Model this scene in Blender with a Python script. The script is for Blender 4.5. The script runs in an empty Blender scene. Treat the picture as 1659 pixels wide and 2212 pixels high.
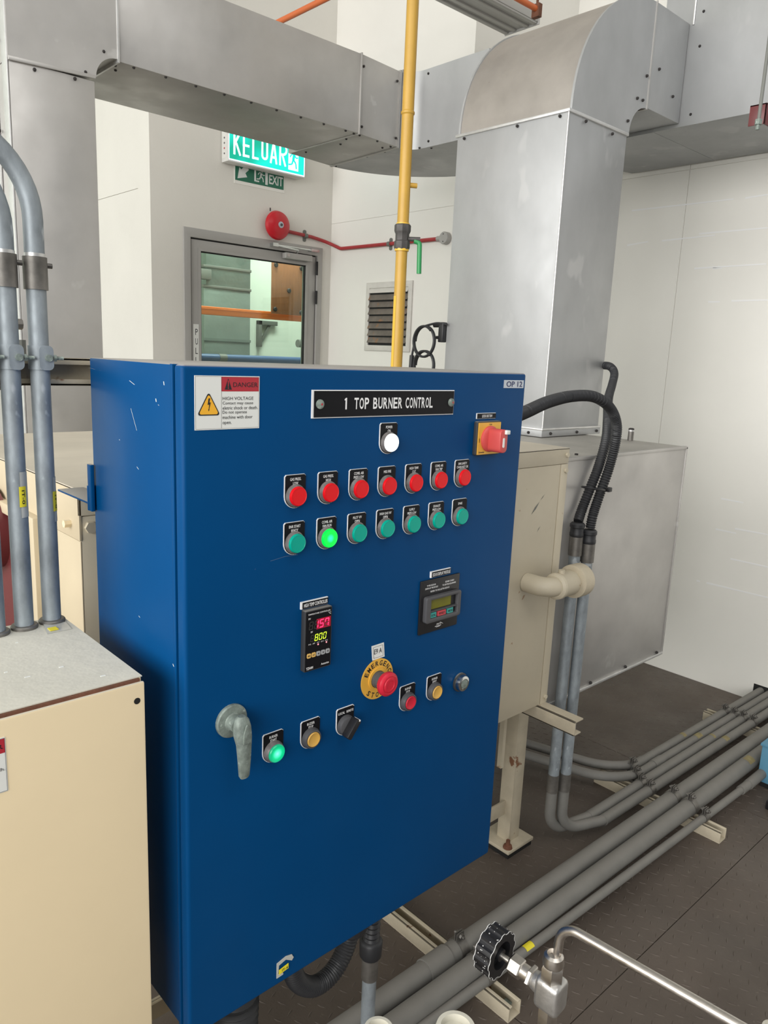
import bpy, bmesh, math, random
from mathutils import Vector, Matrix
random.seed(7)
C = bpy.context.scene.collection
PI = math.pi
# ------------------------------------------------------------------ camera
R0 = Vector((0.73771994, -0.67376899, 0.04248095))
R1 = Vector((-0.10536894, -0.17706687, -0.97854214))
R2 = Vector((0.66683332, 0.71741388, -0.20162008))
FPX, CX, CY, H = 1640.23, 829.5, 1106.0, 1.4
cam = bpy.data.cameras.new('camera'); co = bpy.data.objects.new('camera', cam); C.objects.link(co)
co.matrix_world = Matrix(((R0.x, -R1.x, -R2.x, 0), (R0.y, -R1.y, -R2.y, 0), (R0.z, -R1.z, -R2.z, H), (0, 0, 0, 1)))
cam.sensor_fit = 'VERTICAL'; cam.sensor_height = 36; cam.sensor_width = 27; cam.lens = FPX * 36 / 2212
cam.clip_start = 0.05
bpy.context.scene.camera = co
# ------------------------------------------------------------------ world, lights, exposure
S = bpy.context.scene
S.view_settings.view_transform = 'Standard'; S.view_settings.look = 'None'
S.view_settings.exposure = 0.0; S.view_settings.gamma = 1; S.view_settings.use_curve_mapping = False
w = bpy.data.worlds.new('world'); S.world = w; w.use_nodes = True
w.node_tree.nodes['Background'].inputs[0].default_value = (0.93, 0.97, 1.0, 1)
w.node_tree.nodes['Background'].inputs[1].default_value = 0.22

def area(name, loc, target, sx, sy, power, col=(1, 1, 1)):
    l = bpy.data.lights.new(name, 'AREA'); l.shape = 'RECTANGLE'; l.size = sx; l.size_y = sy; l.energy = power; l.color = col
    o = bpy.data.objects.new(name, l); C.objects.link(o); o.location = loc
    o.rotation_euler = (Vector(target) - Vector(loc)).to_track_quat('-Z', 'Y').to_euler()
    return o
area('hall_window_light', (-4.9, -0.1, 2.75), (2.5, 1.0, 1.5), 9.5, 3.6, 760, (1, 0.985, 0.955))
area('hall_roof_light', (0.4, -1.6, 4.4), (1.2, 1.0, 0.8), 3.0, 2.0, 52, (1, 0.98, 0.95))
area('back_room_light', (3.4, 4.75, 3.2), (3.4, 5.1, 0), 1.4, 0.4, 62, (1, 1, 0.97))

# ------------------------------------------------------------------ materials
MATS = {}
def mat(name, col, rough=0.5, metal=0.0, var=0.0, vscale=6.0, rvar=0.0, bump=0.0, bscale=40.0, spec=0.5, emit=None, es=0.0,
        spots=None, spot_scale=60.0, spot_t=0.7, dust=None, stretch=None, coat=0.0, wave=0.0, wscale=3.0):
    m = bpy.data.materials.new(name); m.use_nodes = True; nt = m.node_tree; N = nt.nodes; L = nt.links
    b = N['Principled BSDF']; b.inputs['Roughness'].default_value = rough; b.inputs['Metallic'].default_value = metal
    b.inputs['Base Color'].default_value = (*col, 1); b.inputs['Specular IOR Level'].default_value = spec
    b.inputs['Coat Weight'].default_value = coat
    if emit: b.inputs['Emission Color'].default_value = (*emit, 1); b.inputs['Emission Strength'].default_value = es
    tc = N.new('ShaderNodeTexCoord'); src = tc.outputs['Object']
    if stretch:
        mp = N.new('ShaderNodeMapping'); mp.inputs['Scale'].default_value = stretch; L.new(src, mp.inputs['Vector']); src = mp.outputs[0]
    def noise(sc, det=5.0, ro=0.6):
        n = N.new('ShaderNodeTexNoise'); n.inputs['Scale'].default_value = sc; n.inputs['Detail'].default_value = det
        n.inputs['Roughness'].default_value = ro; L.new(src, n.inputs['Vector']); return n.outputs['Fac']
    def mr(f, a, c, lo=0.3, hi=0.7):
        r = N.new('ShaderNodeMapRange'); r.inputs['From Min'].default_value = lo; r.inputs['From Max'].default_value = hi
        r.inputs['To Min'].default_value = a; r.inputs['To Max'].default_value = c; L.new(f, r.inputs['Value']); return r.outputs[0]
    def mix(fac, a, c):
        x = N.new('ShaderNodeMix'); x.data_type = 'RGBA'
        if hasattr(fac, 'is_linked') or hasattr(fac, 'node'): L.new(fac, x.inputs['Factor'])
        else: x.inputs['Factor'].default_value = fac
        for s, v in ((x.inputs['A'], a), (x.inputs['B'], c)):
            if isinstance(v, tuple): s.default_value = (*v[:3], 1)
            else: L.new(v, s)
        return x.outputs['Result']
    cur = tuple(col)
    if var:
        cur = mix(mr(noise(vscale), 0, 1), tuple(c * (1 - var) for c in col), tuple(min(1, c * (1 + var)) for c in col))
    if spots:
        cur = mix(mr(noise(spot_scale, 3), 0, 1, spot_t, spot_t + 0.05), cur, spots)
    if dust:
        g = N.new('ShaderNodeNewGeometry'); sp = N.new('ShaderNodeSeparateXYZ'); L.new(g.outputs['Normal'], sp.inputs[0])
        up = mr(sp.outputs['Z'], 0, dust[3], 0.55, 0.95)
        cur = mix(up, cur, tuple(dust[:3]))
        L.new(mr(up, rough, 0.8, 0, 1), b.inputs['Roughness'])
    if not isinstance(cur, tuple): L.new(cur, b.inputs['Base Color'])
    if rvar: L.new(mr(noise(vscale * 1.7), max(0.02, rough - rvar), min(1, rough + rvar)), b.inputs['Roughness'])
    if bump or wave:
        bp = N.new('ShaderNodeBump'); bp.inputs['Strength'].default_value = 1.0; bp.inputs['Distance'].default_value = bump or wave
        L.new(noise(bscale if bump else wscale, 3), bp.inputs['Height']); L.new(bp.outputs[0], b.inputs['Normal'])
        if bump and wave:
            b2 = N.new('ShaderNodeBump'); b2.inputs['Distance'].default_value = wave; L.new(noise(wscale, 1), b2.inputs['Height'])
            L.new(b2.outputs[0], bp.inputs['Normal'])
    MATS[name] = m; return m

mat('wall_paint', (0.70, 0.68, 0.63), 0.6, var=0.03, vscale=2.0, rvar=0.12, bump=0.0006, bscale=60, spots=(0.60, 0.58, 0.54), spot_scale=22, spot_t=0.80)
mat('wall_paint_gloss', (0.78, 0.765, 0.72), 0.42, var=0.03, vscale=1.5, rvar=0.1)
mat('ceiling_paint', (0.7, 0.7, 0.68), 0.8)
mat('floor_steel', (0.098, 0.078, 0.063), 0.55, var=0.22, vscale=2.6, rvar=0.15, bump=0.0004, bscale=160, spots=(0.14, 0.115, 0.095), spot_scale=45, spot_t=0.66)
mat('floor_gap', (0.045, 0.037, 0.03), 0.8)
mat('blue_paint', (0.0006, 0.052, 0.168), 0.40, spec=0.09, var=0.08, vscale=2.2, rvar=0.07, spots=(0.003, 0.066, 0.19), spot_scale=11, spot_t=0.74, dust=(0.36, 0.34, 0.31, 0.93))
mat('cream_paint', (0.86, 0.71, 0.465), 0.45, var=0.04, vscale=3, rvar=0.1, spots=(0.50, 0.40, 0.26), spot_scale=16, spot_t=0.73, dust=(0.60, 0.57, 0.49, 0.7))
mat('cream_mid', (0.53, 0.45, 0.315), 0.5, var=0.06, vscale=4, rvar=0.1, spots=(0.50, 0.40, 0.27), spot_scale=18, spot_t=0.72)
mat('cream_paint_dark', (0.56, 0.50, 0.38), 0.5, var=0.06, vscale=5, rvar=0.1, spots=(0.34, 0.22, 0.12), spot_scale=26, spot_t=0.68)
mat('dusty_cream', (0.60, 0.58, 0.50), 0.7, var=0.06, vscale=8, bump=0.0008, bscale=45, spots=(0.36, 0.33, 0.28), spot_scale=55, spot_t=0.72)
mat('rusty_cream', (0.50, 0.44, 0.33), 0.65, var=0.12, vscale=14, spots=(0.22, 0.10, 0.05), spot_scale=24, spot_t=0.67, bump=0.0008, bscale=70)
mat('rust', (0.14, 0.055, 0.03), 0.8, var=0.3, vscale=40, bump=0.001, bscale=120)
mat('galv', (0.405, 0.412, 0.415), 0.52, metal=0.5, var=0.10, vscale=4, rvar=0.10, spots=(0.47, 0.475, 0.475), spot_scale=6, spot_t=0.62, wave=0.004, wscale=2.2, stretch=(1, 1, 0.6))
mat('galv_dull', (0.49, 0.477, 0.458), 0.48, metal=0.65, var=0.08, vscale=4, rvar=0.10, spots=(0.55, 0.54, 0.52), spot_scale=9, spot_t=0.68, wave=0.008, wscale=2.2)
mat('galv_edge', (0.62, 0.62, 0.61), 0.40, metal=0.7, var=0.1, vscale=20)
mat('galv_dusty', (0.35, 0.325, 0.295), 0.55, metal=0.5, var=0.12, vscale=5, rvar=0.1, spots=(0.22, 0.19, 0.16), spot_scale=30, spot_t=0.71, dust=(0.40, 0.36, 0.32, 0.8))
mat('dusty_tan', (0.54, 0.49, 0.40), 0.75, var=0.07, vscale=8, spots=(0.36, 0.32, 0.25), spot_scale=45, spot_t=0.70, stretch=(0.5, 1, 1))
mat('scratch', (0.09, 0.15, 0.27), 0.5)
mat('dusty_galv', (0.42, 0.405, 0.37), 0.6, metal=0.45, var=0.14, vscale=7, spots=(0.24, 0.22, 0.19), spot_scale=40, spot_t=0.72)
mat('conduit', (0.285, 0.32, 0.345), 0.56, metal=0.38, var=0.32, vscale=34, rvar=0.12, spots=(0.46, 0.50, 0.53), spot_scale=40, spot_t=0.63, stretch=(1, 1, 0.45))
mat('conduit_dusty', (0.19, 0.185, 0.17), 0.7, metal=0.15, var=0.12, vscale=12, spots=(0.17, 0.165, 0.155), spot_scale=30, spot_t=0.68, dust=(0.235, 0.22, 0.197, 0.6))
mat('coupling', (0.19, 0.18, 0.165), 0.5, metal=0.7, var=0.3, vscale=30, rvar=0.1)
mat('screw_black', (0.02, 0.017, 0.016), 0.6)
mat('black_plastic', (0.012, 0.012, 0.014), 0.42, bump=0.0001, bscale=300)
mat('black_gloss', (0.006, 0.006, 0.008), 0.42, spec=0.18)
mat('grey_plastic', (0.075, 0.075, 0.08), 0.5)
mat('dark_grey_plastic', (0.035, 0.036, 0.038), 0.5, dust=(0.25, 0.24, 0.22, 0.75))
mat('rubber', (0.022, 0.023, 0.026), 0.5, dust=(0.06, 0.06, 0.06, 0.5))
mat('white_print', (0.82, 0.82, 0.82), 0.5)
mat('black_print', (0.015, 0.015, 0.018), 0.5)
mat('navy_print', (0.03, 0.04, 0.12), 0.5)
mat('label_white', (0.74, 0.75, 0.72), 0.4)
mat('label_red', (0.42, 0.025, 0.04), 0.4)
mat('label_silver', (0.48, 0.52, 0.58), 0.3, metal=0.5)
mat('warn_yellow', (0.86, 0.44, 0.03), 0.4)
mat('tag_yellow', (0.80, 0.68, 0.03), 0.5)
mat('tag_faded', (0.26, 0.215, 0.10), 0.7, var=0.2, vscale=60)
mat('tape_clear', (0.50, 0.50, 0.46), 0.3, var=0.1, vscale=40)
mat('ring_yellow', (0.72, 0.40, 0.055), 0.45, var=0.05, vscale=20)
mat('red_plastic', (0.56, 0.018, 0.04), 0.4, spec=0.3)
mat('pink_red', (0.56, 0.075, 0.07), 0.4)
mat('red_lens', (0.68, 0.006, 0.011), 0.32, spec=0.3, emit=(0.9, 0.01, 0.015), es=0.04)
mat('teal_lens', (0.0, 0.36, 0.265), 0.3, spec=0.3)
mat('white_lens', (0.9, 0.93, 0.92), 0.25, emit=(0.9, 1, 0.97), es=0.9)
mat('yellow_button', (0.62, 0.36, 0.075), 0.4)
mat('clear_bezel', (0.20, 0.185, 0.18), 0.3, metal=0.2, var=0.3, vscale=120)
mat('chrome', (0.62, 0.64, 0.63), 0.18, metal=1.0)
mat('zinc', (0.205, 0.245, 0.22), 0.6, metal=0.25, var=0.35, vscale=90, spots=(0.36, 0.42, 0.38), spot_scale=110, spot_t=0.60, bump=0.0006, bscale=200)
mat('stainless', (0.60, 0.565, 0.52), 0.36, metal=1.0, var=0.08, vscale=60, rvar=0.08)
mat('stainless_cast', (0.58, 0.57, 0.55), 0.42, metal=0.85, var=0.12, vscale=60, bump=0.0004, bscale=150)
mat('chalk', (0.72, 0.72, 0.70), 0.8)
mat('bell_red', (0.50, 0.012, 0.022), 0.3, var=0.08, vscale=14)
mat('conduit_red', (0.36, 0.03, 0.035), 0.4, var=0.1, vscale=30)
mat('orange_paint', (0.62, 0.145, 0.04), 0.45)
mat('beam_orange', (0.92, 0.225, 0.04), 0.45)
mat('gas_yellow', (0.50, 0.295, 0.045), 0.42, var=0.08, vscale=8, spots=(0.36, 0.20, 0.06), spot_scale=30, spot_t=0.73)
mat('tape_yellow', (0.78, 0.47, 0.05), 0.4)
mat('valve_black', (0.075, 0.07, 0.068), 0.55, metal=0.2, var=0.2, vscale=60)
mat('valve_green', (0.025, 0.26, 0.08), 0.4)
mat('door_grey', (0.385, 0.375, 0.36), 0.42, metal=0.25, var=0.03, vscale=4)
mat('gap_black', (0.008, 0.008, 0.008), 0.7)
mat('maroon', (0.135, 0.028, 0.03), 0.4, var=0.12, vscale=6, dust=(0.22, 0.10, 0.10, 0.5))
mat('plywood', (0.33, 0.125, 0.05), 0.55, var=0.16, vscale=6, stretch=(8, 8, 1.2))
mat('room_wall', (0.72, 0.78, 0.70), 0.6)
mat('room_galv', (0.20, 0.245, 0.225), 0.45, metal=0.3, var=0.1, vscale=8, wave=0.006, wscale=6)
mat('pipe_blue', (0.05, 0.11, 0.26), 0.4)
mat('bracket_grey', (0.15, 0.155, 0.14), 0.5)
mat('louvre_frame', (0.60, 0.58, 0.54), 0.5, var=0.06, vscale=20)
mat('louvre_blade', (0.15, 0.13, 0.11), 0.6, var=0.25, vscale=14, spots=(0.24, 0.13, 0.07), spot_scale=18, spot_t=0.60, dust=(0.30, 0.26, 0.22, 0.5))
mat('trunk_grey', (0.46, 0.455, 0.44), 0.5)
mat('exit_green', (0.01, 0.13, 0.075), 0.45)
mat('exit_white', (0.66, 0.68, 0.66), 0.5)
mat('sign_white', (0.66, 0.66, 0.63), 0.45)
mat('ring_cream', (0.55, 0.53, 0.45), 0.5, var=0.08, vscale=30)
mat('blue_plastic', (0.10, 0.27, 0.40), 0.45)
mat('lcd', (0.14, 0.135, 0.006), 0.25, var=0.2, vscale=30)
mat('key_teal', (0.04, 0.30, 0.27), 0.5)
mat('key_red', (0.52, 0.06, 0.075), 0.5)
mat('key_yellow', (0.72, 0.45, 0.13), 0.5)
mat('key_grey', (0.36, 0.37, 0.38), 0.5)
mat('seg_off', (0.045, 0.042, 0.04), 0.5)
mat('seg_red', (0.9, 0.02, 0.08), 0.5, emit=(1.0, 0.035, 0.14), es=2.2)
mat('seg_red_glow', (0.25, 0.0, 0.02), 0.5, emit=(0.5, 0.0, 0.03), es=0.35)
mat('seg_green', (0.6, 0.9, 0.05), 0.5, emit=(0.62, 1.0, 0.03), es=1.5)
mat('led_pink', (0.9, 0.3, 0.3), 0.5, emit=(1, 0.25, 0.3), es=1.5)
mat('sign_letters', (0.8, 0.85, 1), 0.5, emit=(0.78, 0.86, 1.0), es=1.0)

def glow_mat(name, stops, axis_pair, strength):
    """back-lit lens: brighter where the lamp sits behind it"""
    m = bpy.data.materials.new(name); m.use_nodes = True; nt = m.node_tree; N = nt.nodes; L = nt.links; b = N['Principled BSDF']
    tc = N.new('ShaderNodeTexCoord'); sp = N.new('ShaderNodeSeparateXYZ'); L.new(tc.outputs['Generated'], sp.inputs[0])
    cb = N.new('ShaderNodeCombineXYZ'); L.new(sp.outputs[axis_pair[0]], cb.inputs[0]); L.new(sp.outputs[axis_pair[1]], cb.inputs[1])
    d = N.new('ShaderNodeVectorMath'); d.operation = 'DISTANCE'; d.inputs[1].default_value = (0.5, 0.5, 0); L.new(cb.outputs[0], d.inputs[0])
    r = N.new('ShaderNodeValToRGB'); L.new(d.outputs['Value'], r.inputs[0])
    e = r.color_ramp.elements
    while len(e) < len(stops): e.new(0.5)
    for k, (p, c) in enumerate(stops): e[k].position = p; e[k].color = (*c, 1)
    L.new(r.outputs[0], b.inputs['Emission Color']); b.inputs['Emission Strength'].default_value = strength
    b.inputs['Base Color'].default_value = (*stops[-1][1], 1); b.inputs['Roughness'].default_value = 0.3
    MATS[name] = m
glow_mat('green_lit_lens', [(0.0, (0.05, 0.95, 0.75)), (0.13, (0.03, 0.9, 0.45)), (0.25, (0.0, 0.80, 0.05)), (0.46, (0.0, 0.62, 0.05))], (0, 2), 1.0)
glow_mat('green_lit_button', [(0.0, (0.35, 1.0, 0.9)), (0.16, (0.10, 0.95, 0.6)), (0.30, (0.0, 0.60, 0.22)), (0.5, (0.0, 0.25, 0.12))], (0, 2), 1.0)
def sign_mat():
    m = bpy.data.materials.new('sign_teal'); m.use_nodes = True; nt = m.node_tree; N = nt.nodes; L = nt.links; b = N['Principled BSDF']
    tc = N.new('ShaderNodeTexCoord'); n = N.new('ShaderNodeTexNoise'); n.inputs['Scale'].default_value = 5; n.inputs['Detail'].default_value = 1
    L.new(tc.outputs['Object'], n.inputs['Vector']); r = N.new('ShaderNodeValToRGB'); L.new(n.outputs['Fac'], r.inputs[0])
    e = r.color_ramp.elements; e[0].position = 0.35; e[0].color = (0.0, 0.34, 0.22, 1); e[1].position = 0.58; e[1].color = (0.0, 0.86, 0.72, 1)
    L.new(r.outputs[0], b.inputs['Emission Color']); b.inputs['Emission Strength'].default_value = 0.95; b.inputs['Base Color'].default_value = (0, 0.3, 0.2, 1)
    MATS['sign_teal'] = m
sign_mat()
def glass_mat():
    m = bpy.data.materials.new('door_glass'); m.use_nodes = True; nt = m.node_tree; N = nt.nodes; L = nt.links
    N.remove(N['Principled BSDF']); t = N.new('ShaderNodeBsdfTransparent'); t.inputs[0].default_value = (0.86, 0.96, 0.89, 1)
    g = N.new('ShaderNodeBsdfGlossy'); g.inputs['Roughness'].default_value = 0.03; mx = N.new('ShaderNodeMixShader'); mx.inputs[0].default_value = 0.05
    L.new(t.outputs[0], mx.inputs[1]); L.new(g.outputs[0], mx.inputs[2]); L.new(mx.outputs[0], N['Material Output'].inputs[0]); MATS['door_glass'] = m
glass_mat()

# ------------------------------------------------------------------ geometry helpers
def ray(px, py): return R0 * ((px - CX) / FPX) + R1 * ((py - CY) / FPX) + R2
def at_y(px, py, y): d = ray(px, py); return d * (y / d.y) + Vector((0, 0, H))
def at_x(px, py, x): d = ray(px, py); return d * (x / d.x) + Vector((0, 0, H))
def at_z(px, py, z): d = ray(px, py); return d * ((z - H) / d.z) + Vector((0, 0, H))

class Fr:
    """a flat working frame: a along u, b along v, d outwards along n"""
    def __init__(s, o, u, v, n): s.o, s.u, s.v, s.n = Vector(o), Vector(u).normalized(), Vector(v).normalized(), Vector(n).normalized()
    def pt(s, a, b, d=0.0): return s.o + s.u * a + s.v * b + s.n * d
PANEL = Fr((0, 0.72, 0), (1, 0, 0), (0, 0, 1), (0, -1, 0))
def yfr(y): return Fr((0, y, 0), (1, 0, 0), (0, 0, 1), (0, -1, 0))
def xfr(x): return Fr((x, 0, 0), (0, -1, 0), (0, 0, 1), (-1, 0, 0))     # a = -y
def zfr(z): return Fr((0, 0, z), (1, 0, 0), (0, 1, 0), (0, 0, 1))
def rect(a0, a1, b0, b1): return [(a0, b0), (a1, b0), (a1, b1), (a0, b1)]
def circ(a, b, r, n=32): return [(a + r * math.cos(2 * PI * k / n), b + r * math.sin(2 * PI * k / n)) for k in range(n)]
def arc(a, b, r, t0, t1, n=8): return [(a + r * math.cos(t0 + (t1 - t0) * k / n), b + r * math.sin(t0 + (t1 - t0) * k / n)) for k in range(n + 1)]
def rrect(a0, a1, b0, b1, r, n=5):
    return arc(a1 - r, b0 + r, r, -PI / 2, 0, n) + arc(a1 - r, b1 - r, r, 0, PI / 2, n) + arc(a0 + r, b1 - r, r, PI / 2, PI, n) + arc(a0 + r, b0 + r, r, PI, 1.5 * PI, n)

class G:
    def __init__(s): s.v = []; s.f = []
    def add(s, vs, fs):
        k = len(s.v); s.v += [Vector(p) for p in vs]; s.f += [tuple(i + k for i in f) for f in fs]; return s
    def prism(s, fr, poly, d0, d1):
        n = len(poly); vs = [fr.pt(a, b, d0) for a, b in poly] + [fr.pt(a, b, d1) for a, b in poly]
        fs = [tuple(range(n))[::-1], tuple(range(n, 2 * n))] + [(i, (i + 1) % n, n + (i + 1) % n, n + i) for i in range(n)]
        return s.add(vs, fs)
    def flat(s, fr, poly, d): return s.add([fr.pt(a, b, d) for a, b in poly], [tuple(range(len(poly)))])
    def box(s, x0, x1, y0, y1, z0, z1):
        vs = [(x, y, z) for z in (z0, z1) for y in (y0, y1) for x in (x0, x1)]
        return s.add(vs, [(0, 2, 3, 1), (4, 5, 7, 6), (0, 1, 5, 4), (1, 3, 7, 5), (3, 2, 6, 7), (2, 0, 4, 6)])
    def ring(s, fr, outer, inner, d0, d1):
        n = len(outer)
        vs = [fr.pt(a, b, d) for d in (d0, d1) for P in (outer, inner) for a, b in P]
        fs = []
        for i in range(n):
            j = (i + 1) % n
            fs += [(2 * n + i, 2 * n + j, 3 * n + j, 3 * n + i), (i, n + i, n + j, j), (i, j, 2 * n + j, 2 * n + i), (n + i, 3 * n + i, 3 * n + j, n + j)]
        return s.add(vs, fs)
    def lathe(s, o, ax, prof, n=24, squash=None):
        """prof: (radius, height along ax); closed by end caps"""
        o, ax = Vector(o), Vector(ax).normalized()
        t = Vector((0, 0, 1)) if abs(ax.z) < 0.9 else Vector((1, 0, 0))
        a = ax.cross(t).normalized(); b = ax.cross(a)
        vs = []
        for r, h in prof: vs += [o + ax * h + (a * math.cos(2 * PI * k / n) + b * math.sin(2 * PI * k / n)) * r for k in range(n)]
        fs = []
        for i in range(len(prof) - 1):
            for k in range(n):
                q = (k + 1) % n; fs.append((i * n + k, i * n + q, (i + 1) * n + q, (i + 1) * n + k))
        fs += [tuple(range(n))[::-1], tuple((len(prof) - 1) * n + k for k in range(n))]
        return s.add(vs, fs)
    def cyl(s, p, q, r, n=20, r2=None):
        p, q = Vector(p), Vector(q); return s.lathe(p, q - p, [(r, 0), (r if r2 is None else r2, (q - p).length)], n)
    def tube(s, pts, r, n=14, ribs=None, cap=True):
        """swept circle; ribs = (pitch, depth) makes corrugated hose"""
        pts = [Vector(p) for p in pts]
        rad = [r] * len(pts)
        if ribs:
            out = []; rr = []; acc = 0.0; step = ribs[0] / 4
            for a, b in zip(pts, pts[1:]):
                L = (b - a).length; t = 0.0
                while t < L:
                    out.append(a + (b - a) * (t / L)); rr.append(r - ribs[1] * (0.5 + 0.5 * math.cos(2 * PI * acc / ribs[0]))); t += step; acc += step
            pts, rad = out, rr
        T = []
        for i in range(len(pts)):
            d = pts[min(i + 1, len(pts) - 1)] - pts[max(i - 1, 0)]; T.append(d.normalized())
        u = T[0].orthogonal().normalized(); vs = []
        for i, p in enumerate(pts):
            u = (u - T[i] * u.dot(T[i])).normalized(); v = T[i].cross(u)
            vs += [p + (u * math.cos(2 * PI * k / n) + v * math.sin(2 * PI * k / n)) * rad[i] for k in range(n)]
        fs = []
        for i in range(len(pts) - 1):
            for k in range(n):
                q = (k + 1) % n; fs.append((i * n + k, i * n + q, (i + 1) * n + q, (i + 1) * n + k))
        if cap: fs += [tuple(range(n))[::-1], tuple((len(pts) - 1) * n + k for k in range(n))]
        return s.add(vs, fs)

def bend(pts, r, n=8):
    """polyline with rounded corners"""
    pts = [Vector(p) for p in pts]; out = [pts[0]]
    for i in range(1, len(pts) - 1):
        p, a, b = pts[i], (pts[i - 1] - pts[i]), (pts[i + 1] - pts[i]); la, lb = a.length, b.length; a.normalize(); b.normalize()
        th = a.angle(b); rr = r[i - 1] if isinstance(r, (list, tuple)) else r
        d = min(rr / math.tan(th / 2), la * 0.49 if i > 1 else la * 0.98, lb * 0.49 if i < len(pts) - 2 else lb * 0.98); rr = d * math.tan(th / 2)
        c = p + (a + b).normalized() * (rr / math.sin(th / 2)); s = p + a * d; e = p + b * d
        v0, v1 = s - c, e - c; ang = v0.angle(v1); ax = v0.cross(v1).normalized()
        for k in range(n + 1): out.append(c + Matrix.Rotation(ang * k / n, 3, ax) @ v0)
    out.append(pts[-1]); return out
def spline(pts, n=10):
    P = [Vector(p) for p in pts]; P = [P[0] * 2 - P[1]] + P + [P[-1] * 2 - P[-2]]; out = []
    for i in range(1, len(P) - 2):
        for k in range(n):
            t = k / n; a, b, c, d = P[i - 1:i + 3]
            out.append(0.5 * ((2 * b) + (c - a) * t + (2 * a - 5 * b + 4 * c - d) * t * t + (3 * b - a - 3 * c + d) * t ** 3))
    out.append(P[-2]); return out

def root_of(o):
    while o.parent: o = o.parent
    return o
def part(name, g, m, parent=None, bevel=0.0, seg=2, label=None, kind=None, smooth=True, ang=0.6):
    me = bpy.data.meshes.new(name); off = root_of(parent).location if parent else Vector((0, 0, 0))
    me.from_pydata([tuple(v - off) for v in g.v], [], g.f)
    bm = bmesh.new(); bm.from_mesh(me); bmesh.ops.recalc_face_normals(bm, faces=bm.faces)
    if bevel:
        es = [e for e in bm.edges if len(e.link_faces) == 2 and e.calc_face_angle(0) > 0.5]
        bmesh.ops.bevel(bm, geom=es, offset=bevel, segments=seg, affect='EDGES', profile=0.5, clamp_overlap=True)
    bm.to_mesh(me); bm.free()
    me.materials.append(MATS[m])
    if smooth:
        me.polygons.foreach_set('use_smooth', [True] * len(me.polygons)); me.set_sharp_from_angle(angle=ang)
    o = bpy.data.objects.new(name, me); C.objects.link(o)
    if parent: o.parent = parent
    if label: o['label'] = label
    if kind: o['kind'] = kind
    return o
def thing(name, label, cat, loc=(0, 0, 0), group=None):
    o = bpy.data.objects.new(name, None); C.objects.link(o); o.location = loc; o.empty_display_size = 0.05
    o['label'] = label; o['category'] = cat
    if group: o['group'] = group
    return o
def inst(o, parent, p):
    """copy of a small part, sharing its mesh, at world point p (mesh built round the origin)"""
    c = o.copy(); C.objects.link(c); c.parent = parent; c.location = Vector(p) - root_of(parent).location; return c
def proto(name, g, m):
    me = bpy.data.meshes.new(name); me.from_pydata([tuple(v) for v in g.v], [], g.f); me.materials.append(MATS[m])
    me.polygons.foreach_set('use_smooth', [True] * len(me.polygons)); me.set_sharp_from_angle(angle=0.6); return me
def place(name, me, parent, p, rot=None):
    o = bpy.data.objects.new(name, me); C.objects.link(o)
    if parent: o.parent = parent; p = Vector(p) - root_of(parent).location
    o.location = p
    if rot: o.rotation_euler = rot
    return o

_fc = {}
def glyphs(s, bold=0.0):
    key = (s, bold)
    if key not in _fc:
        cu = bpy.data.curves.new('t', 'FONT'); cu.body = s; cu.offset = bold; cu.resolution_u = 3
        o = bpy.data.objects.new('t', cu); C.objects.link(o); dg = bpy.context.evaluated_depsgraph_get()
        me = bpy.data.meshes.new_from_object(o.evaluated_get(dg))
        _fc[key] = ([tuple(v.co[:2]) for v in me.vertices], [tuple(p.vertices) for p in me.polygons])
        bpy.data.meshes.remove(me); bpy.data.objects.remove(o); bpy.data.curves.remove(cu)
    return _fc[key]
def text(g, s, fr, a0, a1, b0, b1, d, bold=0.0, skew=0.0):
    """letters fitted into the rectangle a0..a1 x b0..b1"""
    vs, fs = glyphs(s, bold); xs = [v[0] for v in vs]; ys = [v[1] for v in vs]
    x0, x1, y0, y1 = min(xs), max(xs), min(ys), max(ys)
    P = []
    for x, y in vs:
        a = a0 + (x - x0) / (x1 - x0) * (a1 - a0); b = b0 + (y - y0) / (y1 - y0 or 1) * (b1 - b0); P.append(fr.pt(a + skew * (b - b0), b, d))
    g.add(P, fs); return g
def ctext(g, s, fr, ac, bc, hgt, d, wmax=None, cond=0.8, bold=0.0):
    vs, fs = glyphs(s, bold); xs = [v[0] for v in vs]; wd = (max(xs) - min(xs)) / 0.7 * hgt * cond
    if wmax: wd = min(wd, wmax)
    return text(g, s, fr, ac - wd / 2, ac + wd / 2, bc - hgt / 2, bc + hgt / 2, d, bold)

# screws used on all sheet metal: small dark domes
SCREW = {k: proto('screw', G().lathe((0, 0, 0), ax, [(0.0062 * 0.8, -0.002), (0.006 * 0.8, 0.002), (0.004 * 0.8, 0.0045)], 8), 'screw_black')
         for k, ax in dict(x=(-1, 0, 0), y=(0, -1, 0), z=(0, 0, -1)).items()}
def screw(parent, p, k): return place('screw', SCREW[k], parent, p)

# ================================================================== THE SETTING
def struct(name, g, m, parent=None, **k):
    o = part(name, g, m, parent, **k)
    if parent is None: o['kind'] = 'structure'
    return o
fl = struct('floor', G().box(-5, 3.5, -4, 6.6, -0.2, -0.006), 'floor_gap', smooth=False)
xs = [-5, -3.68, -2.46, -1.24, -0.02, 1.197, 2.417, 3.3]; ys = [-4, -2.94, -1.73, -0.51, 0.712, 1.93, 3.15, 4.18, 5.40, 6.5]
for i in range(len(xs) - 1):
    for j in range(len(ys) - 1):
        part('floor_plate', G().box(xs[i] + 0.0011, xs[i + 1] - 0.0011, ys[j] + 0.0011, ys[j + 1] - 0.0011, -0.006, 0.0), 'floor_steel', fl, smooth=False)
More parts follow.
